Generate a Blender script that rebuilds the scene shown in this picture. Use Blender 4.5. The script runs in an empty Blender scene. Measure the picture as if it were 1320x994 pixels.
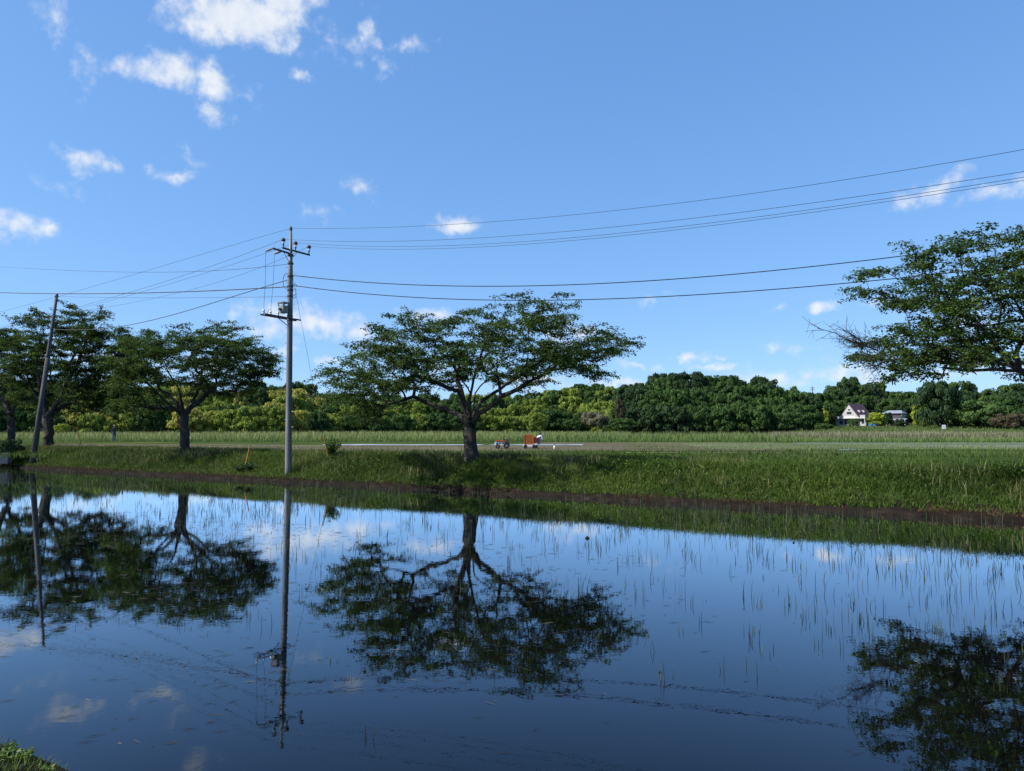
import bpy, math, random
import numpy as np
from mathutils import Vector
R = math.radians
rng = np.random.default_rng(7)
random.seed(7)
scene = bpy.context.scene
COL = scene.collection

# ------------------------------------------------------------------ camera
PITCH = R(3.45); F = 954.0; CX, CY = 660.0, 497.0; EYE = 2.5
cam = bpy.data.cameras.new("camera"); cam_o = bpy.data.objects.new("camera", cam); COL.objects.link(cam_o)
cam_o.location = (0, 0, EYE); cam_o.rotation_euler = (math.pi/2 + PITCH, 0, 0)
cam.sensor_width = 36; cam.lens = 36*F/1320; cam.clip_end = 6000; cam.clip_start = .05
scene.camera = cam_o

# ------------------------------------------------------------------ light, exposure
SUN_AZ, SUN_EL = R(-104), R(42)            # azimuth clockwise from +Y: the sun stands to the left
sun = bpy.data.lights.new("sun", 'SUN'); sun_o = bpy.data.objects.new("sun", sun); COL.objects.link(sun_o)
sun.energy = 4.4; sun.angle = R(.5); sun.color = (1, .93, .82)
sd = Vector((math.sin(SUN_AZ)*math.cos(SUN_EL), math.cos(SUN_AZ)*math.cos(SUN_EL), math.sin(SUN_EL)))
sun_o.rotation_euler = sd.to_track_quat('Z', 'Y').to_euler()
scene.view_settings.view_transform = 'Standard'; scene.view_settings.look = 'None'
scene.view_settings.gamma = 1; scene.view_settings.use_curve_mapping = False
scene.view_settings.exposure = 1.0
scene.cycles.max_bounces = 8; scene.cycles.transparent_max_bounces = 8

def ray(px, py):
    z = -(py-CY); c, s = math.cos(PITCH), math.sin(PITCH)
    return np.array([px-CX, F*c - z*s, F*s + z*c])
def at_Y(px, py, Y):
    d = ray(px, py); return np.array([0, 0, EYE]) + d*(Y/d[1])
def on_z(px, py, z):
    d = ray(px, py); return np.array([0, 0, EYE]) + d*((z-EYE)/d[2])
NS, TS = np.array([.525, .851]), np.array([.851, -.525])    # across the paddy, along the bank
def on_s(px, py, s):
    d = ray(px, py); return np.array([0, 0, EYE]) + d*(s/(d[0]*NS[0]+d[1]*NS[1]))
def st(s, t):
    return NS[0]*s + TS[0]*t, NS[1]*s + TS[1]*t
def az_el(px, py):
    d = ray(px, py); d = d/np.linalg.norm(d)
    return math.atan2(d[0], d[1]), math.asin(d[2])

# ------------------------------------------------------------------ sky: physical sky with small fair-weather clouds
world = bpy.data.worlds.new("World"); scene.world = world; world.use_nodes = True
def build_sky():
    nt = world.node_tree; N = nt.nodes; L = nt.links
    def math_(op, a, b=None, clamp=False):
        n = N.new('ShaderNodeMath'); n.operation = op; n.use_clamp = clamp
        for i, v in enumerate((a, b)):
            if v is None: continue
            if isinstance(v, (int, float)): n.inputs[i].default_value = v
            else: L.new(v, n.inputs[i])
        return n.outputs[0]
    sky = N.new('ShaderNodeTexSky'); sky.sky_type = 'NISHITA'; sky.sun_disc = False
    sky.sun_elevation = SUN_EL; sky.sun_rotation = SUN_AZ
    sky.air_density = .7; sky.dust_density = .3; sky.ozone_density = 3
    sep = N.new('ShaderNodeSeparateColor'); L.new(sky.outputs[0], sep.inputs[0])
    comb = N.new('ShaderNodeCombineColor')
    for i, (g, a) in enumerate(((.65, .93), (.53, 1.52), (.42, 2.53))):   # film response of the sky blue
        L.new(math_('MULTIPLY', math_('POWER', sep.outputs[i], g), a), comb.inputs[i])
    geo = N.new('ShaderNodeTexCoord'); sx = N.new('ShaderNodeSeparateXYZ'); L.new(geo.outputs['Generated'], sx.inputs[0])
    az = math_('ARCTAN2', sx.outputs[0], sx.outputs[1]); el = math_('ARCSINE', sx.outputs[2])
    p = N.new('ShaderNodeCombineXYZ'); L.new(az, p.inputs[0]); L.new(el, p.inputs[1])
    def noise(scale, detail, rough, vec):
        n = N.new('ShaderNodeTexNoise'); n.inputs['Scale'].default_value = scale; n.inputs['Detail'].default_value = detail
        n.inputs['Roughness'].default_value = rough; L.new(vec, n.inputs['Vector']); return n
    def vm(op, a, b=None, scale=None):
        n = N.new('ShaderNodeVectorMath'); n.operation = op
        L.new(a, n.inputs[0])
        if b is not None:
            if isinstance(b, tuple): n.inputs[1].default_value = b
            else: L.new(b, n.inputs[1])
        if scale is not None: n.inputs['Scale'].default_value = scale
        return n.outputs[1] if op == 'LENGTH' else n.outputs[0]
    w = noise(24, 4, .6, p.outputs[0])
    warp = vm('SCALE', vm('SUBTRACT', w.outputs['Color'], (.5, .5, .5)), scale=.055)
    flat = N.new('ShaderNodeVectorMath'); flat.operation = 'MULTIPLY'; L.new(warp, flat.inputs[0]); flat.inputs[1].default_value = (1, .7, 0)
    pw = vm('ADD', p.outputs[0], flat.outputs[0])
    # px, py, half width, half height, tilt (deg, up to the right), strength
    clouds = [(312, 22, 90, 31, 6, 2.2), (365, 2, 62, 22, 12, 1.6), (270, 28, 55, 22, -12, 1.5), (230, 95, 54, 21, -8, 1.45), (268, 103, 36, 21, -14, 1.4),
              (160, 88, 24, 13, -10, .62), (272, 147, 21, 15, -8, .75), (104, 205, 28, 13, -6, .95), (148, 213, 24, 11, -12, .85),
              (224, 223, 30, 9, 3, .9), (246, 210, 22, 9, -20, .45), (18, 287, 26, 15, -12, .95), (55, 296, 26, 12, -4, .95), (-30, 280, 40, 20, 0, .9),
              (477, 45, 17, 24, 0, .8), (525, 58, 32, 10, 4, .8), (455, 62, 30, 18, -10, .48), (492, 88, 24, 12, -18, .48),
              (385, 97, 17, 8, -16, .85), (70, 27, 20, 24, 10, .52), (103, 84, 14, 24, 10, .55), (402, 68, 12, 10, 0, .3),
              (463, 240, 24, 14, 2, .75), (468, 259, 14, 7, 0, .4), (590, 292, 32, 12, 2, 1.15), (1202, 247, 42, 15, 12, 1.1),
              (1286, 247, 46, 10, 4, .9), (418, 273, 20, 9, 0, .36), (84, 240, 22, 9, -8, .32), (330, 118, 14, 13, 0, .26),
              (400, 414, 84, 23, -6, 1.2), (345, 422, 52, 17, -8, 1.0), (462, 426, 70, 12, -3, 1.0), (428, 464, 26, 6, 0, .7), (358, 452, 22, 8, 0, .6),
              (840, 387, 20, 9, 0, .75), (1062, 396, 17, 8, 0, .95), (1008, 401, 22, 6, 6, .7), (1128, 389, 20, 9, 0, .95), (1160, 392, 22, 9, 0, .8),
              (895, 457, 28, 7, 0, 1.0), (925, 471, 36, 6, -4, .95), (817, 470, 32, 6, 2, 1.05), (1000, 449, 30, 6, 0, .4), (935, 459, 12, 4, 0, .6),
              (1072, 465, 18, 8, 0, .8), (1030, 487, 62, 11, 2, .95), (1115, 483, 72, 13, 0, .85), (965, 485, 58, 8, 0, .75), (733, 430, 44, 17, 0, .8),
              (690, 488, 56, 11, 0, .95), (800, 495, 50, 9, 0, 1.0), (560, 407, 44, 13, 0, .75), (600, 470, 60, 9, 0, .6), (1210, 480, 60, 12, 0, .7),
              (1290, 474, 60, 12, 0, .6), (1250, 420, 40, 14, 0, .7), (560, 490, 60, 8, 0, .6), (250, 470, 70, 12, 0, .7), (90, 455, 70, 14, 0, .7), (735, 498, 80, 10, 0, .55)]
    specs = [(*az_el(x, y), a/F, b/F, t, s) for x, y, a, b, t, s in clouds]
    r = random.Random(3)
    for k in range(26):                       # the rest of the sky goes on in the same way
        a = r.uniform(.75, 2*math.pi-.75); a = a-2*math.pi if a > math.pi else a
        specs.append((a, r.uniform(.06, .7), r.uniform(.03, .1), r.uniform(.01, .03), r.uniform(-12, 8), r.uniform(.6, 1.2)))
    psep = N.new('ShaderNodeSeparateXYZ'); L.new(pw, psep.inputs[0])
    total = None
    for (a, e, sa, sb, t, s) in specs:
        m = N.new('ShaderNodeMapping'); m.vector_type = 'TEXTURE'
        m.inputs['Location'].default_value = (a, e, 0); m.inputs['Rotation'].default_value = (0, 0, R(t))
        m.inputs['Scale'].default_value = (sa*1.16, sb*1.2, 1e8)
        cv = N.new('ShaderNodeCombineXYZ'); L.new(psep.outputs[0], cv.inputs[0]); L.new(psep.outputs[1], cv.inputs[1])
        if total is not None: L.new(total, cv.inputs[2])      # chained so that the shader evaluates the clouds one after another
        L.new(cv.outputs[0], m.inputs['Vector'])
        v = math_('MULTIPLY', math_('SUBTRACT', 1.0, vm('LENGTH', m.outputs[0])), s)
        total = v if total is None else math_('MAXIMUM', total, v)
    total = math_('MAXIMUM', total, -1.0)
    def dens(vec):
        n1 = noise(42, 8, .56, vec)
        return math_('ADD', total, math_('MULTIPLY', math_('SUBTRACT', n1.outputs['Fac'], .5), 2.2))
    d0 = dens(p.outputs[0])
    sh = vm('ADD', p.outputs[0], (-.011, .012, 0)); d1 = dens(sh)
    mr = N.new('ShaderNodeMapRange'); mr.interpolation_type = 'SMOOTHSTEP'; L.new(d0, mr.inputs[0])
    mr.inputs[1].default_value = .0; mr.inputs[2].default_value = 1.35
    alpha = math_('MULTIPLY', mr.outputs[0], .93)
    lit = math_('ADD', .74, math_('MULTIPLY', math_('SUBTRACT', d0, d1), .5), True)
    ramp = N.new('ShaderNodeMix'); ramp.data_type = 'RGBA'; L.new(lit, ramp.inputs['Factor'])
    ramp.inputs['A'].default_value = (2.6, 3.2, 4.2, 1); ramp.inputs['B'].default_value = (4.55, 4.75, 5.0, 1)
    mix = N.new('ShaderNodeMix'); mix.data_type = 'RGBA'; L.new(alpha, mix.inputs['Factor'])
    L.new(comb.outputs[0], mix.inputs['A']); L.new(ramp.outputs['Result'], mix.inputs['B'])
    bg = N['Background']; L.new(mix.outputs['Result'], bg.inputs[0]); bg.inputs[1].default_value = .1
build_sky()
world.cycles.sampling_method = 'MANUAL'; world.cycles.sample_map_resolution = 512

# ------------------------------------------------------------------ helpers
def tag(o, label=None, cat=None, group=None, kind=None):
    for k, v in (('label', label), ('category', cat), ('group', group), ('kind', kind)):
        if v: o[k] = v
    return o
def empty(name, loc=(0, 0, 0), rz=0, parent=None):
    o = bpy.data.objects.new(name, None); COL.objects.link(o); o.location = loc; o.rotation_euler = (0, 0, rz)
    o.empty_display_size = .2; o.parent = parent; return o
def link(name, me, parent=None, loc=None):
    o = bpy.data.objects.new(name, me); COL.objects.link(o); o.parent = parent
    if loc is not None: o.location = loc
    return o
def mesh_np(name, V, Fc, mat, attr=None, smooth=False, parent=None, loc=None):
    """V (n,3); Fc list of (k,m) index arrays; attr: per-vertex float 'v'"""
    V = np.asarray(V, np.float32); Fs = [np.asarray(f, np.int32) for f in (Fc if isinstance(Fc, list) else [Fc]) if len(f)]
    me = bpy.data.meshes.new(name or 'crown')
    nl = sum(f.size for f in Fs); nf = sum(len(f) for f in Fs)
    me.vertices.add(len(V)); me.vertices.foreach_set('co', V.ravel())
    me.loops.add(nl); me.loops.foreach_set('vertex_index', np.concatenate([f.ravel() for f in Fs]))
    tot = np.concatenate([np.full(len(f), f.shape[1], np.int32) for f in Fs])
    me.polygons.add(nf); me.polygons.foreach_set('loop_start', (np.cumsum(tot)-tot).astype(np.int32))
    me.polygons.foreach_set('loop_total', tot)
    if smooth: me.polygons.foreach_set('use_smooth', np.ones(nf, bool))
    if attr is not None:
        a = me.attributes.new('v', 'FLOAT', 'POINT'); a.data.foreach_set('value', np.asarray(attr, np.float32))
    me.materials.append(mat); me.update(calc_edges=True)
    if name is None: return me
    return link(name, me, parent, loc)
class MB:
    def __init__(s): s.V = []; s.F = []; s.n = 0
    def add(s, v, f):
        v = [tuple(map(float, q)) for q in v]; s.V += v; s.F += [tuple(i+s.n for i in q) for q in f]; s.n += len(v); return s
    def box(s, c, d, rz=0, taper=1.0):
        x, y, z = d[0]/2, d[1]/2, d[2]/2; cr, sr = math.cos(rz), math.sin(rz); v = []
        for dz, k in ((-z, 1), (z, taper)):
            for dx, dy in ((-x, -y), (x, -y), (x, y), (-x, y)):
                v.append((c[0]+(dx*cr-dy*sr)*k, c[1]+(dx*sr+dy*cr)*k, c[2]+dz))
        return s.add(v, [(3, 2, 1, 0), (4, 5, 6, 7), (0, 1, 5, 4), (1, 2, 6, 5), (2, 3, 7, 6), (3, 0, 4, 7)])
    def tube(s, pts, rad, n=8, cap=True):
        P = np.asarray(pts, float); rad = np.broadcast_to(np.asarray(rad, float), (len(P),))
        T = np.gradient(P, axis=0); T /= np.linalg.norm(T, axis=1)[:, None]+1e-9
        up = np.array([0, 0, 1.]) if abs(T[:, 2]).mean() < .9 else np.array([1., 0, 0])
        A = np.cross(T, up); A /= np.linalg.norm(A, axis=1)[:, None]+1e-9; B = np.cross(A, T)
        an = np.arange(n)*2*math.pi/n
        v = (P[:, None]+rad[:, None, None]*(A[:, None]*np.cos(an)[None, :, None]+B[:, None]*np.sin(an)[None, :, None])).reshape(-1, 3)
        f = [(i*n+j, i*n+(j+1) % n, (i+1)*n+(j+1) % n, (i+1)*n+j) for i in range(len(P)-1) for j in range(n)]
        if cap: f += [tuple(range(n))[::-1], tuple((len(P)-1)*n+j for j in range(n))]
        return s.add(v, f)
    def lathe(s, prof, n=12, c=(0, 0, 0)):
        v = [(c[0]+r*math.cos(2*math.pi*j/n), c[1]+r*math.sin(2*math.pi*j/n), c[2]+z) for r, z in prof for j in range(n)]
        f = [(i*n+j, i*n+(j+1) % n, (i+1)*n+(j+1) % n, (i+1)*n+j) for i in range(len(prof)-1) for j in range(n)]
        f += [tuple(range(n))[::-1], tuple((len(prof)-1)*n+j for j in range(n))]
        return s.add(v, f)
    def prism(s, poly, y0, y1):      # polygon in x,z extruded along y
        n = len(poly); v = [(x, y0, z) for x, z in poly]+[(x, y1, z) for x, z in poly]
        return s.add(v, [tuple(range(n)), tuple(range(2*n-1, n-1, -1))]+[(i+n, (i+1) % n+n, (i+1) % n, i) for i in range(n)])
    def mesh(s, name, mat, smooth=False):
        me = bpy.data.meshes.new(name); me.from_pydata(s.V, [], s.F); me.materials.append(mat)
        if smooth: me.polygons.foreach_set('use_smooth', [True]*len(me.polygons))
        me.update(); return me
    def build(s, name, mat, parent=None, smooth=False, loc=None):
        return link(name, s.mesh(name, mat, smooth), parent, loc)

# ------------------------------------------------------------------ materials
def mat_base(name):
    m = bpy.data.materials.new(name); m.use_nodes = True; nt = m.node_tree
    return m, nt, nt.nodes, nt.links, nt.nodes['Principled BSDF']
def ramp_node(N, stops):
    r = N.new('ShaderNodeValToRGB'); cr = r.color_ramp
    while len(cr.elements) < len(stops): cr.elements.new(.5)
    for e, (p, c) in zip(cr.elements, stops): e.position = p; e.color = (*c, 1)
    return r
def mat_noise(name, stops, scale=3, detail=6, rough=.85, bump=0, bscale=None, spec=.3, stretch=(1, 1, 1), metallic=0, dist=.02):
    m, nt, N, L, b = mat_base(name)
    tc = N.new('ShaderNodeTexCoord'); mp = N.new('ShaderNodeMapping'); mp.inputs['Scale'].default_value = stretch
    L.new(tc.outputs['Object'], mp.inputs[0])
    n = N.new('ShaderNodeTexNoise'); n.inputs['Scale'].default_value = scale; n.inputs['Detail'].default_value = detail
    L.new(mp.outputs[0], n.inputs['Vector'])
    r = ramp_node(N, stops); L.new(n.outputs['Fac'], r.inputs[0]); L.new(r.outputs[0], b.inputs['Base Color'])
    b.inputs['Roughness'].default_value = rough; b.inputs['Specular IOR Level'].default_value = spec; b.inputs['Metallic'].default_value = metallic
    if bump:
        n2 = N.new('ShaderNodeTexNoise'); n2.inputs['Scale'].default_value = bscale or scale*4; n2.inputs['Detail'].default_value = 6
        L.new(mp.outputs[0], n2.inputs['Vector'])
        bp = N.new('ShaderNodeBump'); bp.inputs['Strength'].default_value = bump; bp.inputs['Distance'].default_value = dist
        L.new(n2.outputs['Fac'], bp.inputs['Height']); L.new(bp.outputs[0], b.inputs['Normal'])
    return m
def mat_leaf(name, stops, trans=.3, rough=.55, spec=.25, objvar=0.0, tint=1.0):
    """stops over the per-leaf attribute 'v' (shifted per object)"""
    m, nt, N, L, b = mat_base(name)
    a = N.new('ShaderNodeAttribute'); a.attribute_name = 'v'
    fac = a.outputs['Fac']
    if objvar:
        oi = N.new('ShaderNodeObjectInfo'); mm = N.new('ShaderNodeMath'); mm.operation = 'MULTIPLY_ADD'
        L.new(oi.outputs['Random'], mm.inputs[0]); mm.inputs[1].default_value = objvar; 
        s2 = N.new('ShaderNodeMath'); s2.operation = 'MULTIPLY_ADD'; L.new(fac, s2.inputs[0]); s2.inputs[1].default_value = 1-objvar; L.new(mm.outputs[0], s2.inputs[2])
        mm.inputs[2].default_value = 0; fac = s2.outputs[0]
    r = ramp_node(N, stops); L.new(fac, r.inputs[0]); L.new(r.outputs[0], b.inputs['Base Color'])
    b.inputs['Roughness'].default_value = rough; b.inputs['Specular IOR Level'].default_value = spec
    t = N.new('ShaderNodeBsdfTranslucent')
    hs = N.new('ShaderNodeHueSaturation'); hs.inputs['Value'].default_value = 1.2; hs.inputs['Hue'].default_value = .485
    L.new(r.outputs[0], hs.inputs['Color']); L.new(hs.outputs[0], t.inputs[0])
    mx = N.new('ShaderNodeMixShader'); mx.inputs[0].default_value = trans
    L.new(b.outputs[0], mx.inputs[1]); L.new(t.outputs[0], mx.inputs[2])
    L.new(mx.outputs[0], N['Material Output'].inputs[0]); return m
def flat(name, c, rough=.6, spec=.3, metallic=0):
    k = .82; return mat_noise(name, [(.3, tuple(x*k for x in c)), (.7, tuple(min(1, x*1.1) for x in c))], scale=9, rough=rough, spec=spec, metallic=metallic)

M = {}
M['cherry'] = mat_leaf('cherry_leaf', [(0, (.019, .038, .010)), (.5, (.041, .082, .017)), (.85, (.072, .132, .025)), (1, (.11, .18, .036))], trans=.33, spec=.08)
M['bark'] = mat_noise('cherry_bark', [(.3, (.016, .014, .012)), (.55, (.04, .036, .031)), (.75, (.085, .08, .07))], scale=3.5, rough=.95, bump=.9, bscale=9, stretch=(1.6, 1.6, .7), dist=.06)
M['bank_grass'] = mat_leaf('bank_grass', [(0, (.015, .032, .006)), (.45, (.040, .081, .012)), (.8, (.084, .142, .021)), (1, (.15, .165, .05))], trans=.3, spec=.15)
M['seed'] = mat_leaf('grass_seed_stem', [(0, (.10, .10, .045)), (1, (.24, .2, .11))], trans=.2, spec=.1)
M['dry'] = mat_leaf('dead_grass', [(0, (.035, .026, .014)), (.6, (.08, .058, .032)), (1, (.16, .12, .065))], trans=.15, spec=.1)
M['reed_green'] = mat_leaf('meadow_grass', [(0, (.045, .09, .022)), (.45, (.09, .15, .04)), (.75, (.18, .22, .08)), (1, (.32, .33, .17))], trans=.35, spec=.1)
M['reed_light'] = mat_leaf('sunlit_meadow_grass', [(0, (.08, .125, .035)), (.5, (.16, .21, .065)), (1, (.32, .34, .17))], trans=.35, spec=.1)
M['reed_dry'] = mat_leaf('dry_reed', [(0, (.05, .07, .026)), (.45, (.13, .13, .07)), (1, (.34, .32, .22))], trans=.3, spec=.1)
M['rice'] = mat_leaf('paddy_stalk', [(0, (.012, .018, .010)), (.6, (.03, .045, .018)), (1, (.085, .1, .04))], trans=.2, spec=.2)
M['straw'] = mat_leaf('floating_straw', [(0, (.01, .009, .007)), (.85, (.03, .026, .018)), (1, (.11, .1, .07))], trans=0, spec=.2)
M['mud'] = mat_noise('wet_mud', [(.3, (.008, .0065, .0055)), (.6, (.017, .0132, .011)), (.8, (.034, .027, .022))], scale=2.4, detail=10, rough=1, bump=1, bscale=7, spec=.03, stretch=(1, 1, 3), dist=.05)
M['soil'] = mat_noise('bank_soil', [(.3, (.022, .030, .012)), (.6, (.032, .05, .016)), (.8, (.05, .06, .025))], scale=1.5, detail=8, rough=1, bump=.8, spec=.0)
M['field'] = mat_noise('field_grass', [(.3, (.026, .045, .014)), (.5, (.042, .066, .021)), (.7, (.075, .088, .036))], scale=.09, detail=12, rough=1, bump=.5, bscale=2, spec=.0)
M['field_mud'] = mat_noise('field_mud', [(.3, (.055, .052, .036)), (.5, (.09, .08, .06)), (.7, (.12, .12, .07))], scale=.12, detail=10, rough=1, spec=.0, bump=.5, bscale=1.5, stretch=(1, 4, 1))
M['track'] = mat_noise('dirt_track', [(.3, (.13, .12, .085)), (.7, (.22, .2, .15))], scale=.3, detail=8, rough=1, spec=.0, stretch=(1, 3, 1))
M['concrete'] = mat_noise('pole_concrete', [(.3, (.075, .076, .078)), (.6, (.13, .13, .13)), (.8, (.17, .168, .16))], scale=3, detail=8, rough=.55, bump=.15, spec=.5, stretch=(2, 2, .25))
M['shaded_pole'] = mat_noise('pole_in_tree_shade', [(.3, (.04, .04, .042)), (.6, (.066, .066, .068)), (.8, (.09, .09, .088))], scale=3, detail=8, rough=.8, spec=.15, stretch=(2, 2, .25))  # leaning pole: the shade of the trees is put into this darker grey
M['box_grey'] = flat('box_grey', (.2, .2, .185), .6)
M['insulator'] = flat('grey_insulator', (.3, .3, .3), .4, .5)
M['steel'] = flat('galvanised_steel', (.16, .17, .175), .5, .5, .3)
M['dark_steel'] = flat('dark_steel', (.035, .04, .048), .5, .4)
M['black'] = flat('black_cable', (.010, .011, .013), .6, .3)
M['porcelain'] = flat('porcelain', (.6, .6, .58), .25, .5)
M['white'] = flat('white_paint', (.72, .73, .74), .5)
M['render'] = mat_noise('white_house_wall', [(.3, (.29, .3, .31)), (.7, (.38, .39, .40))], scale=1.2, rough=.8, spec=.1)
M['offwhite'] = flat('weathered_white', (.5, .51, .5), .7)
M['orange'] = flat('orange_paint', (.34, .11, .025), .7)
M['yellow'] = flat('yellow_plastic', (.22, .13, .02), .7)
M['red'] = flat('red_paint', (.42, .05, .03), .45)
M['maroon'] = mat_noise('maroon_roof', [(.3, (.085, .035, .042)), (.7, (.14, .06, .07))], scale=2, rough=.6, stretch=(1, 1, 6))
M['roofgrey'] = mat_noise('grey_roof', [(.3, (.16, .18, .22)), (.7, (.26, .28, .32))], scale=1.5, rough=.5)
M['glass'] = flat('window_glass', (.03, .035, .045), .12, .6)
M['woodrack'] = mat_noise('orange_board', [(.3, (.36, .11, .03)), (.7, (.5, .17, .05))], scale=6, rough=.7, stretch=(.4, 1, 3))
M['rubber'] = flat('black_rubber', (.018, .018, .018), .8)
M['blue'] = flat('blue_sheet', (.02, .14, .35), .5)
M['denim'] = flat('blue_trousers', (.022, .045, .13), .9)
M['jacket'] = flat('dark_jacket', (.03, .045, .05), .9)
M['skin'] = flat('skin', (.42, .27, .2), .6)
M['hat'] = flat('grey_hat', (.12, .13, .14), .9)
M['shirt'] = flat('white_shirt', (.68, .7, .74), .9)
M['darkwood'] = flat('dark_timber', (.06, .05, .06), .8)
M['forest_trunk'] = mat_noise('forest_trunk', [(.3, (.03, .025, .02)), (.7, (.08, .07, .06))], scale=2, rough=.95)
def water_mat(name, mud, rough, waves, bscale, strength, mirror=False):
    m, nt, N, L, b = mat_base(name)
    tc = N.new('ShaderNodeTexCoord')
    n0 = N.new('ShaderNodeTexNoise'); n0.inputs['Scale'].default_value = .35; n0.inputs['Detail'].default_value = 8; L.new(tc.outputs['Object'], n0.inputs['Vector'])
    r = ramp_node(N, [(.35, tuple(x*.7 for x in mud)), (.65, tuple(x*1.4 for x in mud))]); L.new(n0.outputs['Fac'], r.inputs[0]); L.new(r.outputs[0], b.inputs['Base Color'])
    b.inputs['Roughness'].default_value = rough; b.inputs['IOR'].default_value = 1.333; b.inputs['Specular IOR Level'].default_value = .5
    n = N.new('ShaderNodeTexNoise'); n.inputs['Scale'].default_value = bscale; n.inputs['Detail'].default_value = 3; n.inputs['Distortion'].default_value = .6
    L.new(tc.outputs['Object'], n.inputs['Vector'])
    bp = N.new('ShaderNodeBump'); bp.inputs['Strength'].default_value = strength; bp.inputs['Distance'].default_value = waves
    L.new(n.outputs['Fac'], bp.inputs['Height']); L.new(bp.outputs[0], b.inputs['Normal'])
    if mirror:      # still water: bed colour below, mirror above, mixed by the Fresnel term
        fr = N.new('ShaderNodeFresnel'); fr.inputs['IOR'].default_value = 1.333; L.new(bp.outputs[0], fr.inputs['Normal'])
        g = N.new('ShaderNodeBsdfGlossy'); g.inputs['Roughness'].default_value = rough; g.inputs['Color'].default_value = (.87, .94, 1, 1); L.new(bp.outputs[0], g.inputs['Normal'])
        d = N.new('ShaderNodeBsdfDiffuse'); L.new(r.outputs[0], d.inputs[0])
        k = N.new('ShaderNodeMath'); k.operation = 'MULTIPLY_ADD'; k.use_clamp = True; L.new(fr.outputs[0], k.inputs[0]); k.inputs[1].default_value = 1.95; k.inputs[2].default_value = -.075
        mx = N.new('ShaderNodeMixShader'); L.new(k.outputs[0], mx.inputs[0]); L.new(d.outputs[0], mx.inputs[1]); L.new(g.outputs[0], mx.inputs[2])
        L.new(mx.outputs[0], N['Material Output'].inputs[0])
    return m
M['water'] = water_mat('paddy_water', (.0016, .0018, .0018), .003, .006, 6.5, .062, True)
M['flood'] = water_mat('flooded_field_water', (.07, .065, .05), .5, .03, 2.2, .6, True)
M['seedfield'] = mat_noise('seedling_field', [(.3, (.055, .07, .032)), (.5, (.09, .108, .05)), (.7, (.13, .145, .08))], scale=.16, detail=12, rough=.8, bump=.3, bscale=3, stretch=(.5, 5, 1), spec=.06)

# ------------------------------------------------------------------ the ground, seen as one profile across the bank
def vnoise(x, y, seed=0):
    """smooth 2-D value noise, numpy"""
    x = np.asarray(x, float); y = np.asarray(y, float); xi = np.floor(x).astype(int); yi = np.floor(y).astype(int); fx = x-xi; fy = y-yi
    fx = fx*fx*(3-2*fx); fy = fy*fy*(3-2*fy)
    def h(a, b):
        v = np.sin(a*127.1+b*311.7+seed*74.7)*43758.5453; return v-np.floor(v)
    return (h(xi, yi)*(1-fx)+h(xi+1, yi)*fx)*(1-fy)+(h(xi, yi+1)*(1-fx)+h(xi+1, yi+1)*fx)*fy
def fbm(x, y, seed=0, o=4):
    t = 0; a = .5
    for k in range(o): t = t+a*vnoise(np.asarray(x)*2**k, np.asarray(y)*2**k, seed+k); a *= .5
    return t/(1-.5**o)
PS = np.array([24.2, 24.58, 24.68, 24.78, 25.2, 26.1, 27.2, 28.4, 30, 31.6, 33])
PZ = np.array([-.25, -.04, .08, .14, .23, .64, 1.03, 1.12, 1.10, .92, .9])
def bank_z(s, t):
    s = np.asarray(s, float); t = np.asarray(t, float)
    return np.interp(s, PS, PZ) + np.where((s > 25.0) & (s < 32), (fbm(t*.5, s*.8, 5)-.5)*.22*np.clip((s-25.0)/.6, 0, 1), 0)
def edge_wobble(t): return (fbm(t*.35, t*0+3.3, 11)-.5)*.34+(fbm(t*1.8, t*0+1.3, 12)-.5)*.14
def strip(name, s0, s1, ns, t0, t1, nt, zf, mat, smooth=True):
    S, T = np.meshgrid(np.linspace(s0, s1, ns), np.linspace(t0, t1, nt), indexing='ij')
    S2, T2, Z = zf(S, T); X, Y = st(S2, T2)
    V = np.stack([X, Y, Z], -1).reshape(-1, 3); i = np.arange(ns*nt).reshape(ns, nt)
    Fq = np.stack([i[:-1, :-1], i[:-1, 1:], i[1:, 1:], i[1:, :-1]], -1).reshape(-1, 4)
    return tag(mesh_np(name, V, Fq, mat, smooth=smooth), kind='structure')
T0, T1 = -75, 45
def mud_z(S, T):
    w = edge_wobble(T)*.7; k = np.clip((25.5-S)/.5, 0, 1)
    z = np.interp(S, PS, PZ)+(fbm(T*2.2, S*6, 21)-.5)*.09
    return S+w*k, T, z
strip('mud_bank_edge', 24.1, 25.5, 18, T0, T1, 900, mud_z, M['mud'])
strip('grass_bank', 24.98, 33.0, 40, T0, T1, 360, lambda S, T: (S, T, bank_z(S, T)-.015), M['soil'])
# near bank under the camera
def near_z(S, T):
    w = (fbm(T*.9, T*0+7.1, 31)-.5)*.5
    z = np.interp(S, [-8, 1.0, 2.1, 2.66, 2.93, 3.13], [.9, .85, .5, .27, .06, -.2])+(fbm(T*2.5, S*2.5, 33)-.5)*.12
    return S+w*np.clip((S-1)/1.5, 0, 1), T, z
strip('near_bank', -8, 3.3, 60, -30, 30, 240, near_z, M['mud'])
# bottom of the flooded paddy and its water
strip('paddy_bed', 2.9, 24.5, 6, T0, T1, 20, lambda S, T: (S, T, S*0-.22), M['mud'])
strip('paddy_water', 2.3, 25.05, 2, T0, T1, 2, lambda S, T: (S, T, S*0), M['water'], smooth=False)

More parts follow.
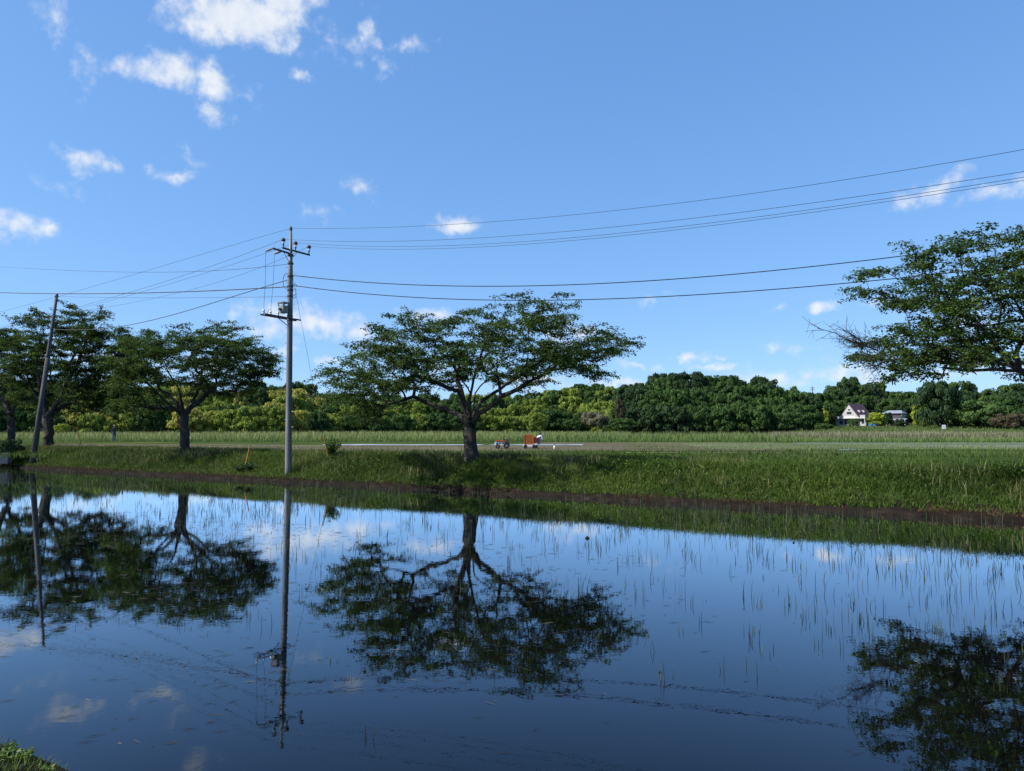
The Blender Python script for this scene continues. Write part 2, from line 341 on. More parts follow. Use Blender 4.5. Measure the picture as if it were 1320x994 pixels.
# far ground with the rise of the wooded hill; skyline of the wood (px, py of the tops, depth of the front row)
SKY = [(-160, 470, 170), (-60, 478, 170), (60, 484, 172), (180, 490, 175), (300, 493, 178), (345, 490, 178), (392, 492, 180), (408, 507, 185), (440, 506, 190), (520, 505, 195), (600, 507, 205),
       (658, 508, 215), (700, 502, 225), (723, 495, 230), (763, 491, 230), (786, 496, 228), (800, 490, 222), (810, 494, 208), (822, 492, 186), (845, 481, 184), (865, 476, 184), (886, 478, 184),
       (920, 480, 184), (950, 481, 184), (984, 485, 184), (1013, 490, 184), (1030, 499, 186), (1045, 506, 196), (1056, 505, 240), (1066, 494, 262), (1086, 486, 264), (1118, 487, 264), (1136, 496, 262),
       (1155, 497, 262), (1184, 500, 255), (1212, 496, 240), (1229, 489, 228), (1251, 494, 224), (1264, 503, 222), (1298, 494, 218), (1322, 489, 216), (1400, 488, 214), (1560, 486, 210)]
SKY = np.array(SKY, float)
def skyline(px): return np.interp(px, SKY[:, 0], SKY[:, 1]), np.interp(px, SKY[:, 0], SKY[:, 2])
def px_of(X, Y): return CX+F*np.asarray(X)/(np.asarray(Y)*math.cos(PITCH)+.0001)
def terrain(X, Y):
    X = np.asarray(X, float); Y = np.asarray(Y, float)
    px = np.clip(px_of(X, np.maximum(Y, 60)), -160, 1560); py, yf = skyline(px)
    ztop = EYE+(yf+30)*(554.5-py)/F
    hill = np.maximum(ztop-10.5, 1.2)
    k = np.clip((Y-yf)/34, 0, 1); k = k*k*(3-2*k)
    base = .9 + np.clip((Y-150)/90, 0, 1)*2.6*np.clip((px-1000)/60, 0, 1) + np.clip((Y-140)/40, 0, 1)*.5
    return np.where(Y > yf-1, base+(hill-base)*k, base)*np.where(Y < 60, 0, 1)+np.where(Y < 60, .9, 0)
def far_ground():
    xs = np.concatenate([[-3000, -1500, -700, -400], np.linspace(-300, 300, 151), [400, 700, 1500, 3000]])
    ys = np.concatenate([np.linspace(0, 140, 8), np.linspace(145, 330, 75), [360, 450, 700, 1500, 4500]])
    X, Y = np.meshgrid(xs, ys, indexing='ij'); Z = terrain(X, np.maximum(Y, 61))
    s = NS[0]*X+NS[1]*Y
    # near edge follows the bank: drop every column's first rows onto the line s = 32.9
    sh = np.maximum(0, 32.9-s)/NS[1]; Y2 = np.where(Y < 140, np.maximum(Y, (32.9-NS[0]*X)/NS[1]+Y*.02), Y)
    Z = np.where(Y < 140, .9, Z)
    V = np.stack([X, Y2, Z], -1).reshape(-1, 3); i = np.arange(X.size).reshape(X.shape)
    Fq = np.stack([i[:-1, :-1], i[1:, :-1], i[1:, 1:], i[:-1, 1:]], -1).reshape(-1, 4)
    tag(mesh_np('field_ground', V, Fq, M['field'], smooth=True), kind='structure')
far_ground()
def forest_floor():
    pxs = np.linspace(-160, 1560, 220); k = np.linspace(0, 1, 16); PX, K = np.meshgrid(pxs, k, indexing='ij')
    yf = skyline(PX)[1]; Y = yf-2+K*70+(fbm(PX*.08, K*0, 13)-.5)*5*(1-K); X = (PX-CX)*Y*math.cos(PITCH)/F
    Z = terrain(X, Y)+.12; i = np.arange(PX.size).reshape(PX.shape)
    Fq = np.stack([i[:-1, :-1], i[1:, :-1], i[1:, 1:], i[:-1, 1:]], -1).reshape(-1, 4)
    tag(mesh_np('forest_floor', np.stack([X, Y, Z], -1).reshape(-1, 3), Fq, M['floor'], smooth=True), kind='structure')
M['floor'] = mat_noise('leaf_litter', [(.3, (.016, .022, .008)), (.7, (.035, .045, .016))], scale=.3, detail=8, rough=1, spec=.05)
forest_floor()
# ground beyond the paddy's two ends and behind the camera so that nothing ends in the void
strip('bank_ground', T0-400, T0+0, 2, -8, 33, 2, lambda S, T: (T, S, S*0+.45), M['field'], smooth=False)
strip('bank_ground', T1, T1+400, 2, -8, 33, 2, lambda S, T: (T, S, S*0+.45), M['field'], smooth=False)
strip('bank_ground', -400, -7.9, 2, -500, 500, 2, lambda S, T: (S, T, S*0+.88), M['field'], smooth=False)

def sheet(name, pts, z, mat, n=40, jag=.5, seed=1):
    """flat field from a list of plan corners (x0,x1 at y0; x0,x1 at y1) with an uneven outline"""
    (xa, xb, y0), (xc, xd, y1) = pts
    k = np.linspace(0, 1, n)
    lo = np.stack([xa+(xb-xa)*k, y0+(fbm(k*14, k*0, seed)-.5)*jag*2], -1); hi = np.stack([xc+(xd-xc)*k, y1+(fbm(k*14, k*0+9, seed)-.5)*jag*2], -1)
    V = np.concatenate([np.c_[lo, np.full(n, z)], np.c_[hi, np.full(n, z)]]); i = np.arange(n-1)
    return tag(mesh_np(name, V, np.stack([i, i+1, i+1+n, i+n], -1), mat), kind='structure')
sheet('mud_field', [(-45, 22, 57), (-62, 24, 79.3)], .908, M['field_mud'], seed=2)
sheet('flooded_field', [(-20, -3.5, 79.6), (-21, -3, 82.4)], .916, M['flood'], jag=1.1, seed=3)
sheet('flooded_field', [(-2.6, 7.5, 80), (-2.2, 8.0, 82.2)], .916, M['flood'], jag=.9, seed=23)
sheet('mud_field', [(2, 26, 75), (4, 34, 96)], .912, M['field_mud'], seed=4)
sheet('seedling_field', [(17, 90, 63), (20, 130, 92)], .916, M['seedfield'], seed=5)
sheet('flooded_field', [(34, 110, 90.5), (35, 120, 92)], .922, M['flood'], jag=.3, seed=6)
sheet('flooded_field', [(26.4, 28.6, 59.4), (26.6, 28.3, 60.6)], .922, M['flood'], jag=.3, seed=7)
sheet('flooded_field', [(38, 62, 73.7), (38.5, 62, 74.6)], .922, M['flood'], jag=.3, seed=17)
sheet('dirt_track', [(8, 70, 52.6), (8, 72, 53.8)], .914, M['track'], jag=.2, seed=8)
sheet('mud_field', [(-58, -20, 62), (-75, -26, 84)], .911, M['field_mud'], seed=9)

# ------------------------------------------------------------------ grass
def leaf_quads(C, D, L, Wd, nrm=None):
    """diamond leaves at C pointing along D"""
    n = len(C); D = D/np.linalg.norm(D, axis=1)[:, None]
    r = rng.normal(0, 1, (n, 3)) if nrm is None else nrm+rng.normal(0, .45, (n, 3))
    S = np.cross(D, r); S /= np.linalg.norm(S, axis=1)[:, None]+1e-9; U = np.cross(S, D)
    L = np.broadcast_to(L, (n,))[:, None]; Wd = np.broadcast_to(Wd, (n,))[:, None]
    return np.stack([C, C+D*L*.45+S*Wd+U*Wd*.35, C+D*L, C+D*L*.45-S*Wd+U*Wd*.35], 1).reshape(-1, 3), np.arange(4*n).reshape(n, 4)
def blades(n, pos, h, w, lean, v, name, mat, kind='stuff', grad=None):
    """pos (n,3); two-segment blades: 5 vertices"""
    a = rng.uniform(0, 2*math.pi, n); b = rng.uniform(0, 2*math.pi, n)
    d = np.stack([np.cos(a), np.sin(a), 0*a], -1); o = np.stack([np.cos(b), np.sin(b), 0*b], -1)
    up = np.array([0, 0, 1.]); h = np.broadcast_to(h, (n,))[:, None]; w = np.broadcast_to(w, (n,))[:, None]; l = np.broadcast_to(lean, (n,))[:, None]
    p0 = pos-d*w; p1 = pos+d*w; m = pos+up*h*.6+o*h*l*.35; p2 = m-d*w*.7; p3 = m+d*w*.7; tip = pos+up*h*(1-.25*l)+o*h*l
    V = np.stack([p0, p1, p2, p3, tip], 1).reshape(-1, 3); k = np.arange(n)[:, None]*5
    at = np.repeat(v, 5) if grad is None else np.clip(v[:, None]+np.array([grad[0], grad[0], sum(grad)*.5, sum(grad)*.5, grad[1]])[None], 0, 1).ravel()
    return tag(mesh_np(name, V, [k+np.array([[0, 1, 3, 2]]), k+np.array([[2, 3, 4]])], mat, attr=at), kind=kind)
def tufted(n_tuft, per, s0, s1, t0, t1, spread):
    s = rng.uniform(s0, s1, n_tuft); t = rng.uniform(t0, t1, n_tuft)
    S = (s[:, None]+rng.normal(0, spread, (n_tuft, per))).ravel(); T = (t[:, None]+rng.normal(0, spread, (n_tuft, per))).ravel()
    S = np.clip(S, s0, s1); return S, T, np.repeat(np.arange(n_tuft), per)
def bank_grass():
    # only the stretch in view is planted densely
    S, T, idx = tufted(28000, 9, 24.86, 31.0, -62, 14, .07)
    tv = fbm(T*.45, S*.9, 41); big = fbm(T*.13, S*.3, 45)
    X, Y = st(S, T); Z = bank_z(S, T)
    n = len(S); low = np.clip((S-25.0)/.9, 0, 1)
    h = (.18+.13*low)*(.55+.9*tv)*rng.uniform(.6, 1.3, n)
    v = np.clip(.14+.55*tv+.75*(big-.5)+rng.normal(0, .14, n)+.16*np.clip((27-S)/1.6, 0, 1)+(rng.random(n) < .035)*.5, 0, 1)
    blades(n, np.stack([X, Y, Z-.02], -1), h, rng.uniform(.006, .013, n), rng.uniform(.2, 1.25, n), v, 'bank_grass', M['bank_grass'])
    # broad-leaved weeds between the grass
    n = 52000; S = 25.0+4.5*rng.random(n)**1.3; T = rng.uniform(-60, 14, n); k = fbm(T*.6, S*1.1, 47); m = k > .47+.1*rng.random(n); S, T, k = S[m], T[m], k[m]; n = len(S)
    X, Y = st(S, T); Z = bank_z(S, T)+rng.uniform(.04, .34, n)*np.clip((S-25.2)/.6, .3, 1)
    D = rng.normal(0, 1, (n, 3))*np.array([1, 1, .5])+np.array([0, 0, .25])
    V, Fq = leaf_quads(np.stack([X, Y, Z], -1), D, rng.uniform(.05, .14, n), rng.uniform(.012, .03, n), nrm=np.tile([0, 0, 1.], (n, 1)))
    tag(mesh_np('bank_weeds', V, Fq, M['bank_grass'], attr=np.repeat(np.clip(.25+.75*(fbm(T*.25, S*.6, 49)-.2)+rng.normal(0, .12, n), 0, 1), 4)), kind='stuff')
    # rougher grass running from the crest down to the fields, nearest on the right
    S2, T2, idx = tufted(9000, 6, 30.6, 44, -30, 32, .09); n = len(S2); X, Y = st(S2, T2); ok = Y < 46; S2, T2, X, Y = S2[ok], T2[ok], X[ok], Y[ok]; n = len(S2)
    k = fbm(T2*.3, S2*.5, 48)
    blades(n, np.stack([X, Y, np.where(S2 < 33, bank_z(S2, T2), .9)-.02], -1), rng.uniform(.12, .34, n)*(.6+.8*k), rng.uniform(.008, .018, n), rng.uniform(.2, 1.1, n), np.clip(.1+.7*k+rng.normal(0, .15, n), 0, 1), 'rough_grass', M['bank_grass'])
    n = 15000; S = rng.uniform(25.5, 29.5, n); T = rng.uniform(-60, 14, n)
    keep = fbm(T*.35, S*.7, 51)+.25*fbm(T*.1, S*.1, 53) > .53+.1*rng.random(n); S, T = S[keep], T[keep]; n = len(S)
    X, Y = st(S, T); Z = bank_z(S, T)
    blades(n, np.stack([X, Y, Z], -1), rng.uniform(.25, .62, n), rng.uniform(.004, .010, n), rng.uniform(.05, .5, n), rng.random(n), 'seeding_grass', M['seed'])
    # dry litter along the mud lip
    S, T, idx = tufted(6000, 9, 24.74, 25.2, -62, 14, .06); n = len(S); S = S+.7*edge_wobble(T)*np.clip((25.5-S)/.5, 0, 1)
    X, Y = st(S, T); Z = np.interp(S, PS, PZ)
    keep = fbm(T*.5, S*2, 61) > .45
    blades(keep.sum(), np.stack([X, Y, Z-.01], -1)[keep], rng.uniform(.05, .16, keep.sum()), rng.uniform(.0025, .007, keep.sum()), rng.uniform(.5, 1.3, keep.sum()),
           np.clip(rng.normal(.5, .25, keep.sum()), 0, 1), 'dead_grass', M['dry'])
bank_grass()
def near_grass():
    S, T, idx = tufted(2600, 12, .4, 2.85, -14, 4, .05); n = len(S); X, Y = st(S, T)
    Z = near_z(S, T)[2]; k = fbm(T*1.2, S*1.2, 71)
    m = (k > .42) | (S < 1.6); S, T, X, Y, Z = S[m], T[m], X[m], Y[m], Z[m]; n = len(S)
    blades(n, np.stack([X, Y, Z-.01], -1), rng.uniform(.03, .13, n), rng.uniform(.002, .004, n), rng.uniform(.2, 1, n), np.clip(rng.normal(.55, .25, n), 0, 1), 'near_bank_grass', M['bank_grass'])
    S, T, idx = tufted(900, 7, 1.4, 3.0, -14, 4, .05); n = len(S); X, Y = st(S, T); Z = near_z(S, T)[2]
    blades(n, np.stack([X, Y, Z], -1), rng.uniform(.02, .09, n), rng.uniform(.0015, .003, n), rng.uniform(.5, 1.3, n), rng.random(n), 'dead_grass', M['dry'])
near_grass()
def meadow(n, x0, x1, y0, y1, h0, h1, w, name, mat, seed, thr=0., vb=.0):
    Y = rng.uniform(y0, y1, n); X = rng.uniform(x0, x1, n)*Y/y1
    k = .45*fbm(X*.06, Y*.09, seed)+.55*fbm(X*.012, Y*.22, seed+50); m = k > thr; X, Y, k = X[m], Y[m], k[m]; n = len(X)
    Z = np.where(Y > 145, terrain(X, Y), .9)
    v = np.clip(.1+.8*k+rng.normal(0, .14, n)+vb, 0, 1)
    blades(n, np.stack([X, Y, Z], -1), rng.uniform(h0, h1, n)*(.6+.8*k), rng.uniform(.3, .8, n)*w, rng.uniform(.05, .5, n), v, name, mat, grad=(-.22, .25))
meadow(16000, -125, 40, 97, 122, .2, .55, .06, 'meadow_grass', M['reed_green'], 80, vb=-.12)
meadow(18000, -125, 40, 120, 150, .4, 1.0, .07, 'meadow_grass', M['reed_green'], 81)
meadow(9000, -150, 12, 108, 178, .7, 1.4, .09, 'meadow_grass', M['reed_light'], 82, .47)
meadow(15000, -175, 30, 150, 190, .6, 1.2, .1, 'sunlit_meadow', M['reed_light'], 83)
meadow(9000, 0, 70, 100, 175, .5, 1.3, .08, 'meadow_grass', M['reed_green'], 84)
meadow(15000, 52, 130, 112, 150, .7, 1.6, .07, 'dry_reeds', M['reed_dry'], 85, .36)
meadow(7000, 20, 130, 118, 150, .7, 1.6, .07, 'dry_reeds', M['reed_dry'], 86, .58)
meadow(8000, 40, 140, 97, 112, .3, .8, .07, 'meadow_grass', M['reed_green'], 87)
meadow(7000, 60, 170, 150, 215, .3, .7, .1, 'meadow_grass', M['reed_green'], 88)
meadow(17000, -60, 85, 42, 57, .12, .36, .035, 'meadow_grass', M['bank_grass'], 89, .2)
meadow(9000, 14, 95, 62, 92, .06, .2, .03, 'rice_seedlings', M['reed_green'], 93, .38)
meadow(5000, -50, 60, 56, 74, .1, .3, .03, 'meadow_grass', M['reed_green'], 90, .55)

# ------------------------------------------------------------------ stalks standing in the paddy water, floating straw
def stalks():
    n = 13000; S = 4.2+20.3*rng.random(n)**.72; T = rng.uniform(-52, 14, n)
    X, Y = st(S, T); keep = (Y > 4.5) & (np.abs(X/Y) < .78); dens = fbm(T*.28, S*.28, 91)
    keep &= (rng.random(n) < np.clip((dens-.3)*2.2, .06, .8)*np.clip((S-2)/8, .3, 1))
    S, T = S[keep], T[keep]; n = len(S); per = rng.integers(1, 5, n)
    i = np.repeat(np.arange(n), per); m = len(i)
    S2 = S[i]+rng.normal(0, .05, m); T2 = T[i]+rng.normal(0, .05, m); X, Y = st(S2, T2)
    hh = (.12+.20*np.clip((S-5)/15, 0, 1))*rng.uniform(.4, 1.5, n)
    blades(m, np.stack([X, Y, 0*X-.02], -1), hh[i]*rng.uniform(.5, 1.2, m), .0022+.0045*np.clip(S2/25, 0, 1), rng.uniform(.02, .32, m), np.clip(rng.normal(.4, .28, m), 0, 1), 'paddy_stalks', M['rice'])
    # flattened leaves and straw lying on the surface
    n = 5500; S = rng.uniform(3.3, 14, n); T = rng.uniform(-22, 9, n); k = fbm(T*.5, S*.5, 95); w = np.clip((-T-2)/8, .12, 1)
    keep = rng.random(n) < w*np.clip((k-.3)*3, 0.05, 1); S, T = S[keep], T[keep]; n = len(S); X, Y = st(S, T)
    a = rng.normal(.25, .5, n); l = rng.uniform(.02, .11, n); wd = rng.uniform(.002, .005, n)
    d = np.stack([np.cos(a), np.sin(a)], -1); q = np.stack([-d[:, 1], d[:, 0]], -1); P = np.stack([X, Y], -1)
    V = np.stack([P-d*l[:, None], P-d*l[:, None]*.1+q*wd[:, None], P+d*l[:, None], P+d*l[:, None]*.1-q*wd[:, None]], 1)
    V = np.concatenate([V, np.full((*V.shape[:2], 1), .005)], -1); V[:, 1, 2] += .004
    tag(mesh_np('floating_straw', V.reshape(-1, 3), np.arange(4*n).reshape(n, 4), M['straw'], attr=np.repeat(rng.random(n)**2, 4)), kind='stuff')
stalks()

# ------------------------------------------------------------------ broad spreading trees on the bank
def in_poly(P, poly):
    x, y = P[:, 0], P[:, 1]; c = np.zeros(len(P), bool); q = np.asarray(poly, float)
    for (x0, y0), (x1, y1) in zip(q, np.roll(q, -1, 0)):
        if y0 == y1: continue
        c ^= ((y0 > y) != (y1 > y)) & (x < (x1-x0)*(y-y0)/(y1-y0)+x0)
    return c
def spreading_tree(name, label, Yt, trunk_px, limbs_px, poly_px, depth, n_pad, seed, r0, leaves=11, twigs=4, pad_r=.75, lsz=1.0, near=1.0, shrink=(.93, .9), hide=None, bare=None, group='broad trees along the bank'):
    """trunk_px: (px,py,radius) rising; limbs: lists of (px,py,dy). The outline is laid out in the plane of the trunk at Yt;
    the crown gets its real depth on both sides of that plane."""
    g = np.random.default_rng(seed)
    P = lambda px, py, dy=0: at_Y(px, py, Yt)+np.array([0, dy, 0])
    base = P(trunk_px[0][0], trunk_px[0][1])
    nodes = []; par = []; pin = []
    def add(p, pa, rr=0): nodes.append(np.asarray(p, float)); par.append(pa); pin.append(rr); return len(nodes)-1
    def chain(pts, pa, rr=None):
        for k, p in enumerate(pts):
            a = nodes[pa] if pa >= 0 else None
            if a is not None:
                m = max(1, int(np.linalg.norm(p-a)/.35))
                ja = g.normal(0, .05, 3)
                ra = pin[pa] if rr and k > 0 else 0
                for q in range(1, m): pa = add(a+(p-a)*q/m+ja*math.sin(math.pi*q/m)+g.normal(0, .018, 3), pa, ra+(rr[k]-ra)*q/m if ra else 0)
            pa = add(p, pa, rr[k] if rr else 0)
        return pa
    tp = [P(x, y) for x, y, _ in trunk_px]
    top = chain(tp, -1, [r for _, _, r in trunk_px])
    tips = []
    for lb in limbs_px:
        pts = [P(*q) for q in lb]
        d = np.linalg.norm(np.array(nodes)-pts[0], axis=1); tips.append(chain(pts[1:], int(np.argmin(d))))
    # foliage pads inside the outline
    q = np.asarray(poly_px, float); c0 = np.array([trunk_px[-1][0], 470.]); q = c0+(q-c0)*np.array(shrink); lo, hi = q.min(0), q.max(0); pads = []; tries = 0
    cx = trunk_px[-1][0]
    while len(pads) < n_pad and tries < 40000:
        tries += 1
        x, y = g.uniform(lo, hi)
        if not in_poly(np.array([[x, y]]), q)[0]: continue
        half = (hi[0]-cx) if x > cx else (cx-lo[0]); u = min(1, abs(x-cx)/half)
        dd = depth*math.sqrt(max(.06, 1-u*u)); dy = g.uniform(-dd*near, dd)
        p = P(x, y, dy)
        zr = (y-lo[1])/(hi[1]-lo[1])
        if abs(dy) > depth*.55 and zr < .25: continue           # domed across as well
        if abs(dy) < depth*.35 and zr > .62 and u < .35: continue        # open round the fork
        if pads:
            A = np.array(pads); e = (A-p)*np.array([1, 1, 2.0])
            if (np.linalg.norm(e, axis=1) < pad_r*.62).any(): continue
        pads.append(p)
    pads = np.array(pads)
    # connect every pad to the growing skeleton
    hub = nodes[top]
    order = np.argsort(np.linalg.norm(pads-hub, axis=1))
    ends = []; sprigs = []; tone_s = []
    nt0 = sum(1 for _ in trunk_px)
    plen = [0.0]*len(nodes)
    for i in range(1, len(nodes)): plen[i] = plen[par[i]]+np.linalg.norm(nodes[i]-nodes[par[i]])
    for k in order:
        p = pads[k]; A = np.array(nodes); dv = p-A; d = np.linalg.norm(dv, axis=1)
        cost = d+.22*np.array(plen)+np.where(dv[:, 2] < -.2, .6*np.abs(dv[:, 2]), 0)
        cost[A[:, 2] < hub[2]-.4] += 6
        j = int(np.argmin(cost)); a = A[j]; m = max(2, int(d[j]/.35)); pa = j; sag = .10*d[j]
        w = g.normal(0, .07*d[j], 3)
        for s_ in range(1, m+1):
            f = s_/m; pt = a+(p-a)*f+np.array([0, 0, sag])*math.sin(math.pi*f)+w*math.sin(math.pi*f)
            pl = plen[pa]+np.linalg.norm(pt-nodes[pa]); pa = add(pt, pa); plen.append(pl)
        ends.append(pa)
        rad_a = math.atan2(p[1]-hub[1], p[0]-hub[0])
        for q_ in range(twigs):
            a2 = rad_a+g.uniform(-1.5, 1.5)+(math.pi if g.random() < .22 else 0); ln = pad_r*g.uniform(.6, 1.5)
            e = p+np.array([math.cos(a2)*ln, math.sin(a2)*ln, g.normal(.06, .16)*ln]); md = (p+e)/2+np.array([g.normal(0, .05), g.normal(0, .05), .07*ln])
            b1 = add(md, pa); plen.append(plen[pa]+.2); b2 = add(e, b1); plen.append(plen[b1]+.2)
            f = np.linspace(.12, 1.06, max(3, int(ln/.155)))[:, None]
            sprigs.append(((1-f)**2*p+2*f*(1-f)*(2*md-(p+e)/2)+f**2*e)+g.normal(0, .035, (len(f), 3))); tone_s += [g.normal(.42, .14)]*len(f)
    n = len(nodes); acc = np.zeros(n); kids = [[] for _ in range(n)]
    for i in range(n-1, 0, -1):
        if acc[i] == 0: acc[i] = .010**2.25
        acc[par[i]] += acc[i]; kids[par[i]].append(i)
    rad = acc**(1/2.25); sc = r0/ max(rad[top], 1e-6); 
    rad = np.maximum(.006, r0*.82*(rad/rad[top])**1.22)
    dh = np.linalg.norm(np.array(nodes)-hub, axis=1); bigk = (acc**(1/2.25) > .22*acc[top]**(1/2.25)) & (dh < 1.6)
    rad = np.where(bigk, np.maximum(rad, r0*.58*(1-dh/1.9)), rad)
    for i in range(n):
        if pin[i]: rad[i] = pin[i]
    for i in range(1, n): rad[i] = rad[i] if pin[i] else min(rad[i], rad[par[i]]*.985)
    N3 = np.array(nodes)-base
    mb = MB()
    def run(i):
        pts, rr = [], []
        if par[i] >= 0:
            pts.append(N3[par[i]]); rr.append(min(rad[par[i]], rad[i]*1.25))
        while True:
            pts.append(N3[i]); rr.append(rad[i])
            ks = sorted(kids[i], key=lambda k: -rad[k])
            for k in ks[1:]: run(k)
            if not ks: break
            i = ks[0]
        rr[-1] *= .6
        big = max(rr); mb.tube(pts, rr, 14 if big > .2 else (8 if big > .06 else (5 if big > .025 else 3)), cap=big > .1)
    import sys; sys.setrecursionlimit(10000); run(0)
    root = empty(name, base); tag(root, label, 'tree', group)
    V = np.array(mb.V)
    big = (np.hypot(V[:, 0], V[:, 1]) < r0*2.2) & (V[:, 2] < (hub-base)[2]+.3)          # gnarled trunk, flared root
    ang = np.arctan2(V[:, 1], V[:, 0]); f = 1+.055*np.sin(ang*5+V[:, 2]*1.3)+.04*np.sin(ang*9-V[:, 2]*2.1)+.16*np.exp(-np.maximum(V[:, 2], 0)/.18)
    V[big, 0] *= f[big]; V[big, 1] *= f[big]; mb.V = [tuple(p) for p in V]
    mb.build('trunk', M['bark'], root, smooth=True)
    # leaves: sprigs along each pad, hanging a little
    C = np.concatenate(sprigs); tone = np.array(tone_s)
    per = leaves; ia = np.repeat(np.arange(len(C)), per); m = len(ia)
    D = g.normal(0, 1, (m, 3))*np.array([1, 1, .32])+np.array([0, 0, -.38])
    c = C[ia]+g.normal(0, 1, (m, 3))*np.array([.078, .078, .045])*lsz
    global rng
    keep_rng = rng; rng = g
    up = np.tile(np.array([0, 0, 1.]), (m, 1))
    V, Fq = leaf_quads(c-base, D, g.uniform(.09, .155, m)*lsz, g.uniform(.024, .038, m)*lsz, nrm=up)
    rng = keep_rng
    v = np.clip(tone[ia]+g.normal(0, .16, m)+(g.random(m) < .03)*.4, 0, 1)
    mesh_np('crown', V, Fq, M['cherry'], attr=np.repeat(v, 4), parent=root)
    if bare:
        b = MB()
        for ch in bare:
            pts = np.array([P(*q) for q in ch])-base; b.tube(pts, np.linspace(.028, .008, len(pts)), 4)
            for _ in range(26):
                i = g.integers(0, len(pts)-1); p = pts[i]+(pts[i+1]-pts[i])*g.random(); dr = np.array([-g.uniform(.1, .6), g.normal(0, .3), g.normal(.12, .32)])
                q1 = p+dr; b.tube([p, p+dr*.5+g.normal(0, .03, 3), q1], [.009, .007, .004], 3)
                for _ in range(3): b.tube([p+dr*.6, p+dr*.6+g.normal(0, .16, 3)], [.005, .003], 3)
        tag(b.build('bare_branch', M['bark'], root), 'leafless dead twigs')
    return root

center_poly = [(402, 489), (419, 478), (445, 472), (440, 460), (446, 446), (470, 437), (492, 446), (497, 424), (523, 408), (540, 398), (537, 377), (545, 380), (557, 386), (575, 392), (591, 383), (612, 386), (634, 376),
               (660, 381), (685, 392), (703, 381), (732, 377), (742, 396), (752, 418), (776, 420), (790, 416), (800, 428), (821, 432), (817, 440), (802, 446), (800, 460), (786, 474), (790, 490), (772, 490), (748, 484), (720, 490),
               (708, 505), (690, 500), (668, 508), (640, 500), (610, 496), (590, 488), (575, 505), (560, 520), (530, 525), (505, 530), (492, 548), (478, 566), (455, 562), (436, 552), (424, 520), (430, 505)]
spreading_tree('spreading_tree', 'wide spreading tree with forked trunk standing alone at the centre of the grass bank', 33.2,
    [(607, 601, .40), (607, 588, .33), (606, 572, .29), (605, 556, .30), (604, 547, .34)],
    [[(600, 548, 0), (590, 534, .3), (574, 526, .8), (552, 520, 1.0), (530, 510, .8), (500, 520, .5), (470, 530, .2)],
     [(601, 546, 0), (597, 520, -.3), (592, 505, -.6), (570, 497, -.9), (540, 487, -1.2), (500, 470, -1.4), (455, 455, -1.2)],
     [(603, 545, 0), (597, 515, .4), (588, 490, .8), (578, 460, 1.0), (560, 425, 1.2), (545, 395, 1.2)],
     [(605, 545, 0), (606, 515, -.4), (612, 490, -.9), (622, 460, -1.4), (635, 420, -1.8), (640, 392, -1.8)],
     [(606, 546, 0), (616, 525, .6), (628, 510, 1.3), (642, 500, 2.0), (670, 478, 2.6), (705, 440, 2.8), (728, 400, 2.6)],
     [(607, 547, 0), (618, 533, -.4), (636, 522, -.8), (646, 512, -1.1), (680, 495, -1.4), (720, 470, -1.2), (765, 450, -.8), (795, 436, -.6)],
     [(604, 545, 0), (608, 520, -.8), (600, 495, -2.2), (585, 470, -3.4), (560, 450, -4.4)],
     [(605, 545, 0), (610, 515, .8), (620, 490, 2.4), (640, 470, 3.8), (655, 455, 4.8)]],
    center_poly, 5.2, 330, 11, .31, leaves=12, shrink=(.935, .86))
spreading_tree('spreading_tree', 'round crowned tree on the bank immediately left of the utility pole', 45.5,
    [(238, 583, .36), (238, 570, .30), (237, 550, .28), (236, 536, .33)],
    [[(234, 537, 0), (226, 522, .3), (212, 508, .6), (190, 495, .8), (172, 470, .8)], [(236, 536, 0), (236, 512, -.4), (228, 485, -.9), (215, 450, -1.2)],
     [(237, 536, 0), (244, 516, .5), (250, 490, 1.0), (255, 450, 1.3), (258, 425, 1.3)], [(240, 537, 0), (252, 520, -.4), (272, 508, -.8), (295, 490, -1), (320, 465, -.9), (345, 455, -.6)],
     [(237, 536, 0), (246, 515, 1.6), (268, 485, 2.8), (290, 450, 3.6)], [(236, 536, 0), (226, 512, -2), (210, 480, -3.4), (200, 450, -4)]],
    [(160, 470), (164, 438), (193, 427), (217, 425), (232, 416), (246, 412), (263, 414), (275, 424), (290, 414), (306, 420), (324, 426), (334, 440), (345, 450), (354, 462), (350, 476), (338, 484), (326, 500), (300, 512), (276, 520),
     (262, 512), (240, 502), (220, 520), (205, 536), (180, 540), (165, 525), (168, 500)], 5.4, 290, 12, .32, leaves=12, lsz=1.15)
spreading_tree('spreading_tree', 'tallest tree of the left bank, behind the leaning pole', 54,
    [(62, 580, .42), (62, 566, .35), (62, 550, .33), (61, 538, .39)],
    [[(59, 540, 0), (50, 522, .4), (32, 500, .8), (18, 465, .8)], [(60, 539, 0), (60, 510, -.5), (58, 470, -1), (66, 425, -1.2)], [(62, 539, 0), (72, 510, .6), (86, 470, 1.2), (100, 420, 1.4)],
     [(64, 540, 0), (80, 520, -.5), (110, 500, -.9), (140, 478, -1), (165, 460, -.8)], [(62, 539, 0), (80, 510, 2), (110, 480, 3.4), (130, 440, 4)], [(61, 539, 0), (50, 510, -2), (40, 480, -3.6), (45, 440, -4.4)]],
    [(12, 470), (16, 432), (38, 418), (42, 404), (62, 400), (86, 397), (92, 390), (104, 388), (120, 390), (132, 398), (148, 404), (136, 412), (150, 420), (148, 430), (168, 442), (182, 456), (178, 474), (172, 492), (162, 512), (140, 528),
     (112, 536), (88, 540), (40, 536), (14, 520)], 6, 310, 13, .4, pad_r=.9, leaves=13, lsz=1.25, near=.3)
